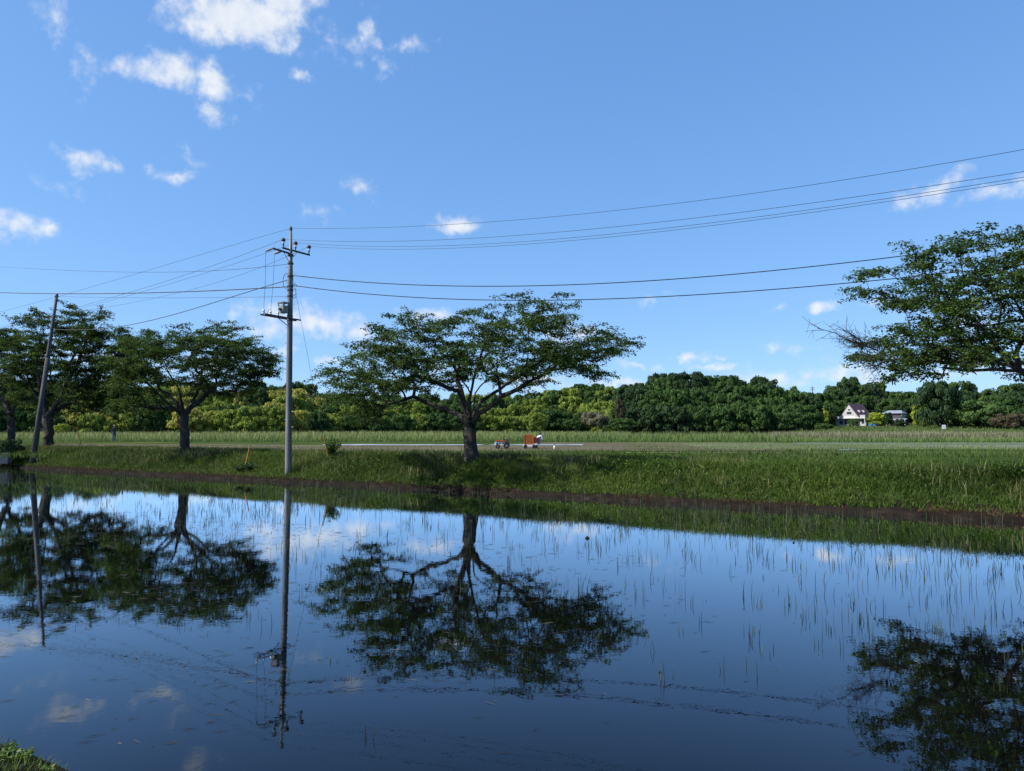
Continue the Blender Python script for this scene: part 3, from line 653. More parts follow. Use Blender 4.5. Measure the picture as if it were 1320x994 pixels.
spreading_tree('spreading_tree', 'leftmost tree on the bank, its crown cut by the left edge', 62,
    [(15, 574, .36), (15, 560, .30), (14, 545, .29), (13, 533, .35)],
    [[(12, 534, 0), (0, 515, .3), (-25, 490, .6), (-50, 450, .6)], [(13, 533, 0), (10, 500, -.5), (0, 455, -1), (-6, 425, -1)], [(14, 533, 0), (22, 510, .6), (30, 480, 1.2), (28, 440, 1.2)]],
    [(-95, 470), (-80, 432), (-40, 415), (0, 409), (14, 402), (12, 416), (32, 424), (44, 446), (46, 490), (40, 524), (14, 536), (-20, 530), (-70, 520)], 5, 190, 14, .36, pad_r=.95, leaves=13, lsz=1.35, near=.3)
spreading_tree('spreading_tree', 'large tree at the right edge with a long low limb and bare twigs', 23.4,
    [(1420, 606, .5), (1418, 580, .42), (1412, 560, .38), (1402, 540, .37), (1392, 520, .36)],
    [[(1390, 522, 0), (1360, 500, -.2), (1330, 488, -.4), (1300, 479, -.5), (1265, 478, -.6), (1230, 480, -.7), (1185, 474, -.7), (1150, 464, -.7), (1125, 452, -.7), (1108, 454, -.7)],
     [(1370, 508, -.1), (1335, 488, .2), (1312, 470, .3), (1297, 448, .4), (1285, 430, .4), (1268, 412, .4), (1246, 400, .4), (1232, 372, .3), (1190, 352, .2)],
     [(1312, 470, .3), (1270, 460, .6), (1225, 446, .8), (1180, 430, .9), (1150, 418, .9)], [(1297, 448, .4), (1275, 400, -.6), (1260, 350, -1), (1240, 310, -1)],
     [(1392, 520, 0), (1385, 470, .8), (1370, 410, 1.6), (1350, 340, 2)], [(1392, 520, 0), (1420, 470, -.6), (1450, 410, -1.2), (1470, 340, -1.2)], [(1392, 520, 0), (1440, 490, 1), (1500, 460, 1.6), (1560, 430, 1.6)],
     [(1392, 520, 0), (1370, 480, -2), (1340, 430, -3.2), (1320, 380, -3.6)], [(1392, 520, 0), (1380, 470, 2.4), (1350, 430, 3.8), (1320, 400, 4.4)]],
    [(1082, 474), (1088, 458), (1106, 450), (1102, 434), (1130, 420), (1142, 412), (1150, 398), (1146, 378), (1126, 366), (1112, 346), (1119, 331), (1144, 324), (1179, 318), (1204, 312), (1200, 290), (1213, 285), (1224, 300), (1246, 288), (1271, 284), (1306, 279),
     (1350, 272), (1420, 270), (1500, 285), (1570, 340), (1605, 420), (1570, 490), (1450, 500), (1340, 470), (1290, 470), (1250, 488), (1200, 492), (1140, 488), (1120, 478), (1100, 482)], 4.6, 480, 15, .34, pad_r=.58, leaves=11, shrink=(.905, .93),
    bare=[[(1118, 455, -.7), (1102, 449, -.7), (1085, 444, -.7), (1064, 433, -.7), (1042, 427, -.7)], [(1104, 450, -.7), (1090, 436, -.6), (1078, 428, -.5)], [(1150, 464, -.7), (1120, 470, -.7), (1118, 480, -.7)]])

# ------------------------------------------------------------------ the wood behind the fields
def crown_mesh(seed, shape, nl=84, per=92, leaf=.075):
    """unit crown: radius 1, height 0..1 over the base; many leaf faces on overlapping lobes"""
    g = np.random.default_rng(seed); Cs = []; Rs = []
    for k in range(nl):
        u = g.random()**.8; a = g.uniform(0, 2*math.pi)
        if shape == 'round': z = .07+.79*u; r = .70*math.sqrt(max(.05, 1-((z-.42)/.52)**2))
        elif shape == 'tall': z = .07+.81*u; r = .62*math.sqrt(max(.04, 1-((z-.45)/.56)**2))
        elif shape == 'cone': z = .1+.78*u; r = .72*(1-z)**.8+.05
        else: z = .06+.66*u; r = .78*math.sqrt(max(.05, 1-((z-.35)/.5)**2))
        r *= g.uniform(.6, 1.2); Cs.append((r*math.cos(a), r*math.sin(a), z)); Rs.append(g.uniform(.10, .24)*(1-.35*(z-.4)))
    Cs.append((0, 0, .5)); Rs.append(.48); Cs.append((0, 0, .3)); Rs.append(.5)
    Cs = np.array(Cs); Rs = np.array(Rs); n = len(Cs)
    d = g.normal(0, 1, (n, per, 3)); d /= np.linalg.norm(d, axis=-1)[..., None]
    rr = Rs[:, None]*g.uniform(.7, 1.14, (n, per))
    P = Cs[:, None]+d*rr[..., None]*np.array([1, 1, .34]); P = P.reshape(-1, 3); nn = d.reshape(-1, 3)
    tone = np.repeat(g.normal(.45, .16, n), per)
    keep = P[:, 2] > .015; P, nn, tone = P[keep], nn[keep], tone[keep]
    m = len(P); t = np.cross(nn, g.normal(0, 1, (m, 3))); t[:, 2] -= .15
    global rng
    kr = rng; rng = g
    V, Fq = leaf_quads(P, t, g.uniform(.7, 1.3, m)*leaf, g.uniform(.28, .5, m)*leaf, nrm=nn*.9)
    rng = kr; V[:, 2] *= 1.0
    v = np.clip(tone+g.normal(0, .13, m), 0, 1)
    return mesh_np(None, V, Fq, M['forest_dark'], attr=np.repeat(v, 4))
SP = {'dark': [(0, (.024, .052, .017)), (.5, (.047, .094, .027)), (1, (.09, .15, .04))],
      'deep': [(0, (.017, .038, .017)), (.5, (.03, .06, .024)), (1, (.056, .098, .034))],
      'mid': [(0, (.025, .058, .018)), (.5, (.046, .096, .026)), (1, (.1, .16, .04))],
      'bright': [(0, (.085, .14, .024)), (.5, (.16, .225, .04)), (1, (.25, .3, .065))],
      'yellow': [(0, (.15, .18, .03)), (.5, (.31, .32, .065)), (1, (.46, .43, .14))],
      'lime': [(0, (.13, .19, .02)), (.5, (.22, .29, .035)), (1, (.34, .39, .07))],
      'brown': [(0, (.05, .05, .03)), (.5, (.10, .085, .055)), (1, (.17, .14, .09))],
      'pale': [(0, (.10, .10, .065)), (.5, (.18, .17, .11)), (1, (.28, .26, .17))]}
for k, s in SP.items(): M['forest_'+k] = mat_leaf('foliage_'+k, s, trans=.25, spec=.08, objvar=.22)
CROWN = {sh: [crown_mesh(100+i*7+j, sh) for j in range(3)] for i, sh in enumerate(('round', 'tall', 'wide'))}
TRUNK = MB().tube([(0, 0, -.6), (0, 0, .1), (.02, .01, .3), (0, 0, .5)], [.1, .075, .06, .03], 7).mesh('trunk', M['forest_trunk'], True)
def far_tree(name, X, Y, zb, w, h, sp, shape, label, cat, group, r, trunk=True):
    root = empty(name, (X, Y, zb)); tag(root, label, cat, group)
    c = link('crown', r.choice(CROWN[shape]), root); c.scale = (w, w*r.uniform(.9, 1.1), h); c.rotation_euler = (0, 0, r.uniform(0, 6.28))
    c.material_slots[0].link = 'OBJECT'; c.material_slots[0].material = M['forest_'+sp]
    if trunk:
        t = link('trunk', TRUNK, root); t.scale = (w*.55, w*.55, h)
    return root
TONE = dict(yellow='pale yellow', mid='mid green', dark='dark green', bright='bright green', deep='deepest green', lime='yellow green')
LAND = [(-400, 'left edge'), (147, 'standing person'), (373, 'tall pole'), (607, 'central trunk'), (766, 'pale dry bush'), (876, 'field marker'), (1098, 'white house'), (1217, 'small signboard')]
ORD = 'first second third fourth fifth sixth seventh eighth ninth tenth eleventh twelfth thirteenth fourteenth fifteenth'.split()
def name_it(px, layer, sp, count):
    if px < -30 or px > 1350: return 'tree of the wood going on beyond the %s edge of the picture' % ('left' if px < 0 else 'right')
    lm = [n for x, n in LAND if x <= px][-1]; count[lm] = count.get(lm, 0)+1
    return f"{TONE[sp]} tree, {ORD[count[lm]-1]} right of the {lm}, wood's {('front', 'second', 'third', 'skyline')[layer]} row"
def wood():
    r = random.Random(21)
    for layer in range(4):
        px = -230+layer*9; count = {}
        while px < 1570:
            py, yf = skyline(px)
            if px < 405: reg = 'left'; sp = r.choices(['yellow', 'mid', 'bright', 'dark', 'lime'], [.36, .2, .22, .14, .08])[0]
            elif px < 806: reg = 'centre'; sp = (r.choices(['dark', 'mid', 'bright'], [.3, .45, .25]) if px < 640 else r.choices(['bright', 'mid', 'dark'], [.6, .3, .1]))[0]
            elif px < 1050: reg = 'mound'; sp = (r.choices(['deep', 'dark', 'mid'], [.45, .47, .08]) if px < 900 else r.choices(['dark', 'mid', 'deep'], [.5, .38, .12]))[0]
            else: reg = 'right'; sp = r.choices(['dark', 'deep', 'mid'], [.5, .3, .2])[0]
            if px < 405 and layer == 3: sp = r.choice(['mid', 'dark', 'mid'])
            Y = yf+3+layer*9.5+r.uniform(-2.5, 2.5); X = (px-CX)*Y/F
            f = (.46, .70, .88, 1.0)[layer]
            top = 552-(552-py)*f+r.uniform(-3, 3.5)*(.8 if layer == 3 else 1.2)
            ztop = EYE+Y*(554.5-top)/F; zb = float(terrain(X, Y)); h = max(5.0, ztop-zb)
            if layer == 0: zb -= .9; h += .9
            if px > 1062 and px < 1200 and layer == 0: px += 20; continue      # the house plots
            w = min(h*.7, r.uniform(3.8, 6.4)); sh = r.choices(['round', 'wide', 'tall'], [.5, .3, .2])[0]
            far_tree('broadleaf_tree', X, Y, zb, w, h/.97, sp, sh, name_it(px, layer, sp, count), 'tree', 'trees of the wood behind the fields', r)
            px += w*(1.02 if -60 < px < 1385 else 1.7)*F/Y
wood()
def bushes():
    r = random.Random(5)
    def B(px, py_base, Y, w_px, h_px, sp, shape, label, name='bush', trunk=False):
        p = at_Y(px, py_base, Y); k = Y/F
        far_tree(name, p[0], p[1], p[2]-.15, w_px*k/2/.95, h_px*k/.93, sp, shape, label, 'bush' if name == 'bush' else 'tree', None, r, trunk)
    B(1129, 550, 234, 26, 19, 'lime', 'round', 'round yellow green bush between the white house and the grey roofed house')
    B(1160, 552, 222, 15, 13, 'deep', 'round', 'dark clipped bush in front of the grey roofed house')
    B(1100, 549.5, 224, 14, 10, 'mid', 'round', 'small green bush against the front wall of the white gabled house')
    B(1186, 550, 226, 22, 29, 'lime', 'tall', 'yellow green small tree at the left flank of the large dark trees', 'broadleaf_tree', True)
    B(1058, 548, 236, 22, 22, 'lime', 'round', 'yellow green bush left of the white gabled house')
    B(1070, 549, 240, 22, 26, 'deep', 'tall', 'dark tree just left of the white gabled house', 'broadleaf_tree', True)
    B(1145, 548, 232, 13, 17, 'deep', 'round', 'dark shrub beside the left wall of the grey roofed house')
    B(1212, 552, 214, 56, 62, 'deep', 'round', 'large dark rounded tree left of the small white sign', 'broadleaf_tree', True)
    B(1266, 552, 208, 74, 44, 'dark', 'wide', 'broad low dark tree right of the small white sign', 'broadleaf_tree', True)
    B(1302, 551, 196, 40, 22, 'brown', 'wide', 'dull brown bush at the far right edge of the field')
    B(1062, 553, 168, 22, 10, 'mid', 'wide', 'low green bush at the left end of the dry reeds')
    B(766, 552, 205, 34, 26, 'pale', 'wide', 'pale dry bush at the foot of the bright wooded slope')
    B(740, 552, 206, 26, 16, 'mid', 'wide', 'low green bush left of the pale dry bush')
    B(802, 553, 178, 36, 17, 'dark', 'wide', 'low dark bush at the left foot of the rounded mound')
    B(80, 557, 150, 18, 14, 'lime', 'wide', 'bright yellow green bush behind the leaning pole')
    B(799, 540, 192, 17, 26, 'brown', 'tall', 'reddish brown tree at the left shoulder of the rounded mound', 'broadleaf_tree', True)
    B(690, 553, 200, 30, 22, 'bright', 'round', 'small bright green tree behind the orange crate carrier', 'broadleaf_tree', True)
    B(6, 597, 50, 46, 40, 'deep', 'wide', 'dark bush over the concrete block at the left edge')
    B(36, 590, 57, 40, 20, 'deep', 'wide', 'low dark bush behind the foot of the leaning pole')
bushes()

# ------------------------------------------------------------------ utility poles
def Pt(v): return np.asarray(v, float)
N3 = np.array([NS[0], NS[1], 0]); T3 = np.array([TS[0], TS[1], 0])
POLE = at_Y(371.5, 613, 36.6); POLE[2] = .45
TOP = at_Y(375, 293, 36.3)
def pole_at(py):
    f = (py-613)/(293-613); p = POLE+(TOP-POLE)*f; return p
def utility_pole():
    root = empty('utility_pole', POLE); tag(root, 'tall concrete utility pole with crossarms and a switch box at the edge of the paddy', 'utility pole', 'utility poles by the paddy')
    H = TOP-POLE; L_ = lambda p: np.asarray(p)-POLE
    MB().tube([H*-.05, H*.02, H*.3, H*.6, H*.80, H*.99], [.165, .162, .15, .135, .125, .055], 16).build('shaft', M['concrete'], root, smooth=True)
    MB().lathe([(.07, -.16), (.075, -.1), (.06, 0), (.02, .05)], 10, H*1.0).build('pole_cap', M['dark_steel'], root)
    def bar(a, b, w): return MB().tube([L_(a), L_(b)], w, 4)
    # upper crossarm with three pin insulators
    c = pole_at(323); a = c-N3*.52+np.array([0, 0, .0]); b = c+N3*1.25+np.array([0, 0, -.0])
    bar(a, b, .05).build('crossarm', M['dark_steel'], root)
    ins = []
    for k, f in enumerate((.03, .47, .97)):
        p = a+(b-a)*f; i = MB().lathe([(.03, 0), (.03, .14), (.045, .16), (.045, .2)], 10, L_(p)).build('insulator_pin', M['dark_steel'], root)
        MB().lathe([(.05, .2), (.06, .24), (.045, .34)], 10, L_(p)).build('insulator_body', M['porcelain'], i)
        MB().lathe([(.06, .33), (.11, .36), (.09, .46), (.03, .5)], 12, L_(p)).build('insulator_cap', M['black'], i)
        ins.append(p+np.array([0, 0, .44]))
    bar(pole_at(336), a+(b-a)*.55, .016).build('arm_brace', M['steel'], root)
    # lower arm with drop fuses, reaching towards the water
    c2 = pole_at(328); e = c2-N3*1.12+np.array([0, 0, .04])
    bar(c2, e, .05).build('crossarm', M['dark_steel'], root)
    bar(pole_at(342), c2+(e-c2)*.42, .018).build('arm_brace', M['steel'], root)
    fz = []
    for f in (.5, .98):
        p = c2+(e-c2)*f; q = p+np.array([-.32, -.1, -.16])
        i = MB().tube([L_(p), L_((p+q)/2), L_(q)], [.045, .06, .045], 8).build('drop_fuse', M['insulator'], root); fz.append(q)
    # switch platform
    c3 = pole_at(414); e3 = c3-N3*1.66+np.array([0, 0, .02])
    for s in (-.16, .16): MB().tube([L_(c3+N3*.55+T3*s), L_(e3+T3*s)], .04, 4).build('platform_rail', M['dark_steel'], root)
    bar(pole_at(425), c3+(e3-c3)*.5, .022).build('arm_brace', M['steel'], root)
    bx = c3-N3*.42+np.array([0, 0, .42]); rz = math.atan2(T3[1], T3[0])
    sw = MB().box(L_(bx), (.33, .33, .36), rz).build('switch_box', M['box_grey'], root)
    MB().box(L_(bx+np.array([0, 0, .33])), (.42, .42, .05), rz).build('box_lid', M['steel'], sw)
    for k in (-.17, .17):
        for j in (-.17, .17): MB().box(L_(bx+T3*k+N3*j+np.array([0, 0, .245])), (.05, .05, .13), rz).build('corner_post', M['steel'], sw)
    MB().lathe([(.09, -.05), (.09, .03)], 10, L_(bx-N3*.215)).build('round_hatch', M['dark_steel'], sw)
    for f in (.45, .72, .97):
        p = c3+(e3-c3)*f; MB().lathe([(.035, .03), (.06, .08), (.035, .12), (.06, .17), (.03, .24)], 8, L_(p)).build('bushing', M['insulator'], root)
    for q, f in zip(fz, (.72, .97)):
        p = c3+(e3-c3)*f+np.array([0, 0, .22]); MB().tube([L_(q), L_((p+q)/2+N3*.04), L_(p)], .008, 4).build('drop_lead', M['black'], root)
    MB().tube([L_(e3+np.array([0, 0, .2])), L_(e3+(c3-e3)*.12+np.array([0, 0, .02])), L_(e3+(c3-e3)*.25+np.array([0, 0, .3]))], .01, 4).build('jumper_lead', M['black'], root)
    # bands, cable loops, step bolts
    for py in (330, 341, 358, 371, 376, 384, 410, 416): MB().lathe([(.15, -.035), (.15, .035)], 16, L_(pole_at(py))).build('band', M['dark_steel'], root)
    for (py, r1, sgn) in ((363, .38, -1), (376, .3, 1), (381, .24, 1)):
        an = np.linspace(.4, 5.6, 14); ctr = pole_at(py)+T3*sgn*.3
        MB().tube([L_(ctr+T3*math.cos(t)*r1*.6+np.array([0, 0, math.sin(t)*r1])) for t in an], .014, 5).build('cable_loop', M['black'], root)
    for k, py in enumerate(range(345, 560, 10)):
        s = 1 if k % 2 else -1; p = pole_at(py); MB().tube([L_(p+T3*s*.1), L_(p+T3*s*.33)], .014, 5).build('step_bolt', M['steel'], root)
    MB().tube([L_(pole_at(400)+T3*.165), L_(pole_at(500)+T3*.17), L_(pole_at(600)+T3*.185)], .022, 6).build('cable_duct', M['dark_steel'], root)
    return ins, fz, c2, e
INS, FZ, ARM0, ARM1 = utility_pole()
LPB = at_Y(42, 597, 49.2); LPT = at_Y(73.5, 379, 49.2)
def leaning_pole():
    root = empty('utility_pole', LPB); tag(root, 'bare grey pole leaning to the right near the left edge', 'utility pole', 'utility poles by the paddy')
    H = LPT-LPB
    MB().tube([H*-.04, H*.3, H*.62], [.185, .165, .14], 14).build('shaft', M['shaded_pole'], root, smooth=True)
    MB().tube([H*.61, H*.64, H*1.0], [.125, .12, .085], 12).build('upper_shaft', M['shaded_pole'], root, smooth=True)
    for f in (.79, .985): MB().lathe([(.125, -.04), (.125, .04)], 12, H*f).build('band', M['dark_steel'], root)
leaning_pole()

def line(pts, r, label, name='power_line', cat='cable', group=None, n=6):
    """a cable through the given world points, smoothed; its own sag comes from the points"""
    P = np.array(pts, float); d = np.r_[0, np.cumsum(np.linalg.norm(np.diff(P, axis=0), axis=1))]
    c = np.polyfit(d, P, min(len(P)-1, 3)) if len(P) > 2 else None
    k = np.linspace(0, d[-1], 40)
    Q = np.stack([np.polyval(c[:, i], k) for i in range(3)], -1) if c is not None else P[0]+(P[1]-P[0])*(k/d[-1])[:, None]
    o = MB().tube(Q-P[0], r, n).build(name, M['black'], loc=P[0]); return tag(o, label, cat, group)
def run_v(start, pxs, dx, dy):
    """points of a line in the vertical plane through the start that runs along (dx, dy)"""
    n = np.array([-dy, dx]); s = start[:2]@n; out = [start]
    for x, y in pxs:
        d = ray(x, y); out.append(np.array([0, 0, EYE])+d*(s/(d[:2]@n)))
    return out
def run_s(start, pxs, ext=0.0):
    """points of a line that stays on a vertical plane along the bank through the start point"""
    s = start[0]*NS[0]+start[1]*NS[1]
    return [start]+[on_s(x, y, s) for x, y in pxs]
G = 'cables strung from the tall utility pole'
line(run_s(TOP+np.array([0, 0, -.05]), [(660, 284.5), (960, 249.5), (1320, 194), (1800, 96)]), .0075, 'thin topmost wire running right from the tip of the tall pole', group=G)
line(run_s(INS[0], [(660, 304.5), (1010, 265), (1320, 223), (1800, 140)]), .0075, 'thin wire running right from the nearest crossarm insulator, second from the top', group=G)
line(run_s(INS[1], [(660, 313), (1000, 275), (1320, 230), (1800, 146)]), .0075, 'thin wire running right from the middle crossarm insulator, third from the top', group=G)
line(run_s(INS[2], [(660, 316.5), (1000, 279), (1320, 234), (1800, 152)]), .0075, 'thin wire running right from the far crossarm insulator, fourth from the top', group=G)
line(run_v(pole_at(357)+T3*.15, [(660, 369), (940, 354), (1115, 336), (1320, 309), (1700, 250)], 25, -6.2), .02, 'thick black cable running right to the tree at right edge, upper of two', group=G)
line(run_v(pole_at(370)+T3*.15, [(660, 387.5), (940, 377), (1130, 361), (1320, 342), (1700, 296)], 25, -6.2), .02, 'thick black cable passing the central crown, lower of two', group=G)
line(run_s(TOP+np.array([0, 0, -.05]), [(290, 319), (152, 360), (0, 402)]), .0075, 'thin topmost wire running down left from the tip of the tall pole', group=G)
line(run_s(INS[0], [(222, 360), (125, 389), (0, 422)]), .0075, 'thin wire running down left from the nearest crossarm insulator', group=G)
line(run_s(INS[1], [(300, 341), (238, 360), (125, 392), (0, 424)]), .007, 'thin wire running down left from the middle crossarm insulator', group=G)
line(run_s(INS[2], [(293, 360), (133, 397), (0, 428)]), .007, 'thin wire running down left from the far crossarm insulator', group=G)
E0 = pole_at(371)
line([E0-T3*.15, at_Y(200, 377.3, 43), LPT+np.array([0, 0, .02]), at_Y(-60, 374, 60)], .026, 'thick black cable running level to the left over the leaning pole tip', group=G)
line([pole_at(384)-T3*.1, at_Y(200, 384, 43), LPT+(LPB-LPT)*.015], .009, 'thin wire between the tall pole and the leaning pole tip', group=G)
line([pole_at(362)-T3*.15, at_Y(250, 398, 41), at_Y(154, 421, 45.5), LPT+(LPB-LPT)*.21], .018, 'thick black cable sloping down left from the tall pole to the leaning pole', group=G)
line([pole_at(341)-T3*.1, at_Y(280, 348.5, 46), at_Y(183, 351.5, 54), at_Y(80, 348, 66), at_Y(-60, 340, 84)], .012, 'thin nearly level wire high on the left', group=G)
# guy wire of the tall pole with its yellow guard
ga, gb = pole_at(343), at_Y(421.5, 577, 36.6); gb[2] = 1.2
line([ga, ga+(gb-ga)*.5, gb], .007, 'thin straight guy wire slanting down right from the tall pole', 'guy_wire', 'guy wire', n=5)
d_ = ga-gb; u0, u1 = gb+d_*.0, gb+d_*.105
tag(MB().tube([u0-u0, (u1-u0)*.5, u1-u0], [.03, .03, .03], 8).build('guy_guard', M['yellow'], loc=u0+np.array([.05, 0, 0])), 'yellow sleeve on the guy wire foot behind the sapling', 'guy guard')

# ------------------------------------------------------------------ small things on the bank
def bank_pt(px, py, s):
    p = on_s(px, py, s); t = p[0]*TS[0]+p[1]*TS[1]; return p, float(bank_z(s, t))
def stakes():
    p, z = bank_pt(314, 611, 25.7); q = at_Y(322.5, 573, p[1]+.3)
    tag(MB().tube([(0, 0, 0), (q-p)*.5, q-p], [.034, .034, .03], 8).build('stake', M['orange'], loc=p), 'orange stake leaning right on the bank left of the tall pole', 'stake', 'coloured stakes on the bank')
    p = at_Y(104, 573, 53); q = at_Y(98.5, 550, 53)
    tag(MB().tube([(0, 0, 0), q-p], [.035, .03], 8).build('stake', M['yellow'], loc=p), 'thin yellow stake on the bank top right of the leaning pole', 'stake', 'coloured stakes on the bank')
stakes()
def leafy_plant(name, label, base, h, w, n, leaf, mat, seed, stems=6, group=None, cat='plant'):
    g = np.random.default_rng(seed); root = empty(name, base); tag(root, label, cat, group); mb = MB(); C = []; D = []
    for k in range(stems):
        a = g.uniform(0, 2*math.pi); e = np.array([math.cos(a)*w*g.uniform(.3, 1), math.sin(a)*w*g.uniform(.3, 1), h*g.uniform(.55, 1)])
        mb.tube([(0, 0, -.03), e*np.array([.35, .35, .6]), e], [.008*h+.003, .006*h+.002, .002], 4)
        for j in range(n//stems):
            f = g.uniform(.25, 1); c = e*np.array([f**1.5, f**1.5, f]); C.append(c+g.normal(0, .03*h, 3)); D.append(g.normal(0, 1, 3)*np.array([1, 1, .4])+np.array([0, 0, .1]))
    mb.build('stem', M['bark'], root)
    global rng
    kr = rng; rng = g; m = len(C)
    V, Fq = leaf_quads(np.array(C), np.array(D), g.uniform(.7, 1.3, m)*leaf, g.uniform(.22, .32, m)*leaf, nrm=np.tile([0, 0, 1.], (m, 1))); rng = kr
    mesh_np('foliage', V, Fq, mat, attr=np.repeat(np.clip(g.normal(.5, .25, m), 0, 1), 4), parent=root); return root
p, z = bank_pt(425, 590, 27.2); leafy_plant('sapling', 'leafy sapling growing in front of the yellow guy wire sleeve', (p[0], p[1], z), 1.0, .65, 900, .13, M['cherry'], 31, 14, cat='sapling')
p, z = bank_pt(327, 604, 25.7); leafy_plant('weed', 'dark low weed around the orange stake', (p[0]-.15, p[1], z), .42, .7, 260, .14, M['forest_deep'], 32, 12)
p, z = bank_pt(314, 614, 25.5); leafy_plant('weed', 'dark weed at the foot of the orange stake near the mud', (p[0]-.2, p[1]-.1, z), .3, .5, 200, .12, M['forest_deep'], 33, 9)
def daisies():
    r = np.random.default_rng(8)
    for k, (px, py) in enumerate(((37, 594), (43, 592), (49, 591), (46, 596), (52, 597), (40, 598), (55, 596))):
        p = at_Y(px, py+3, 49.6); root = empty('daisy', (p[0], p[1], .35)); tag(root, 'white flower at the foot of the leaning pole', 'flower', 'white flowers at the foot of the leaning pole')
        h = max(.1, p[2]-.35+.12)
        st_ = MB()
        for j in range(4):
            e = np.array([r.normal(0, .1), r.normal(0, .1), h*r.uniform(.8, 1.1)]); st_.tube([(0, 0, 0), e], .008, 4)
            f = MB()
            for q in range(8):
                a = q*math.pi/4; f.add([e, e+np.array([math.cos(a-.3)*.05, math.sin(a-.3)*.05, .01]), e+np.array([math.cos(a)*.085, math.sin(a)*.085, .0]), e+np.array([math.cos(a+.3)*.05, math.sin(a+.3)*.05, .01])], [(0, 1, 2, 3)])
            f.build('petals', M['white'], root)
        st_.build('stem', M['soil'], root)
daisies()
p = at_Y(3, 600, 49)
blk = empty('concrete_block', (p[0], p[1], .3)); tag(blk, 'pale concrete block under the dark bush at the left edge', 'concrete block')
MB().box((0, 0, .32), (.85, .6, .62), .2, .97).build('block_body', M['concrete'], blk); MB().box((0, 0, .66), (.9, .66, .07), .2).build('block_cap', M['concrete'], blk)

# the corner of the near bank: leafy weeds
def near_weeds():
    for k, (px, py, h, w, lab) in enumerate(((12, 968, .07, .09, 'low bright green weed at the lower left corner of the near bank'), (33, 972, .09, .08, 'taller bright green weed nearest the water at the lower left corner'), (3, 985, .07, .1, 'dull green weed at the very corner of the picture'), (55, 990, .05, .07, 'small weed on the bare edge of the near bank'))):
        p = on_z(px, py, .3); s = p[0]*NS[0]+p[1]*NS[1]; t = p[0]*TS[0]+p[1]*TS[1]; z = float(near_z(np.array([s]), np.array([t]))[2][0])
        leafy_plant('weed', lab, (p[0], p[1], z), h, w, 130, .035, M['near_weed'], 50+k, 12)
M['near_weed'] = mat_leaf('near_weed', [(0, (.04, .075, .015)), (.6, (.085, .16, .025)), (1, (.14, .22, .05))], trans=.3)
near_weeds()
def clods():
    g = np.random.default_rng(4)
    for px, py, r_, lab in ((757, 694, .05, 'dark round clod standing out of the water right of the tree reflection'), (1023, 700, .028, 'small dark clod in the water right of centre'), (851, 867, .016, 'tiny brown tuft of roots on the water below centre right')):
        p = on_z(px, py, 0); mb = MB(); n = 9
        prof = [(.0, -.5), (.7, -.4), (1, 0), (.85, .45), (.45, .8), (.05, .95)]
        mb.lathe([(max(a, .02)*r_, b*r_) for a, b in prof], n); mb.V = [(x*g.uniform(.8, 1.25), y*g.uniform(.8, 1.25), z*g.uniform(.85, 1.2)) for x, y, z in mb.V]
        o = mb.build('clod', M['mud'], loc=(p[0], p[1], .0), smooth=True); tag(o, lab, 'clod', 'clods standing out of the paddy water')
clods()

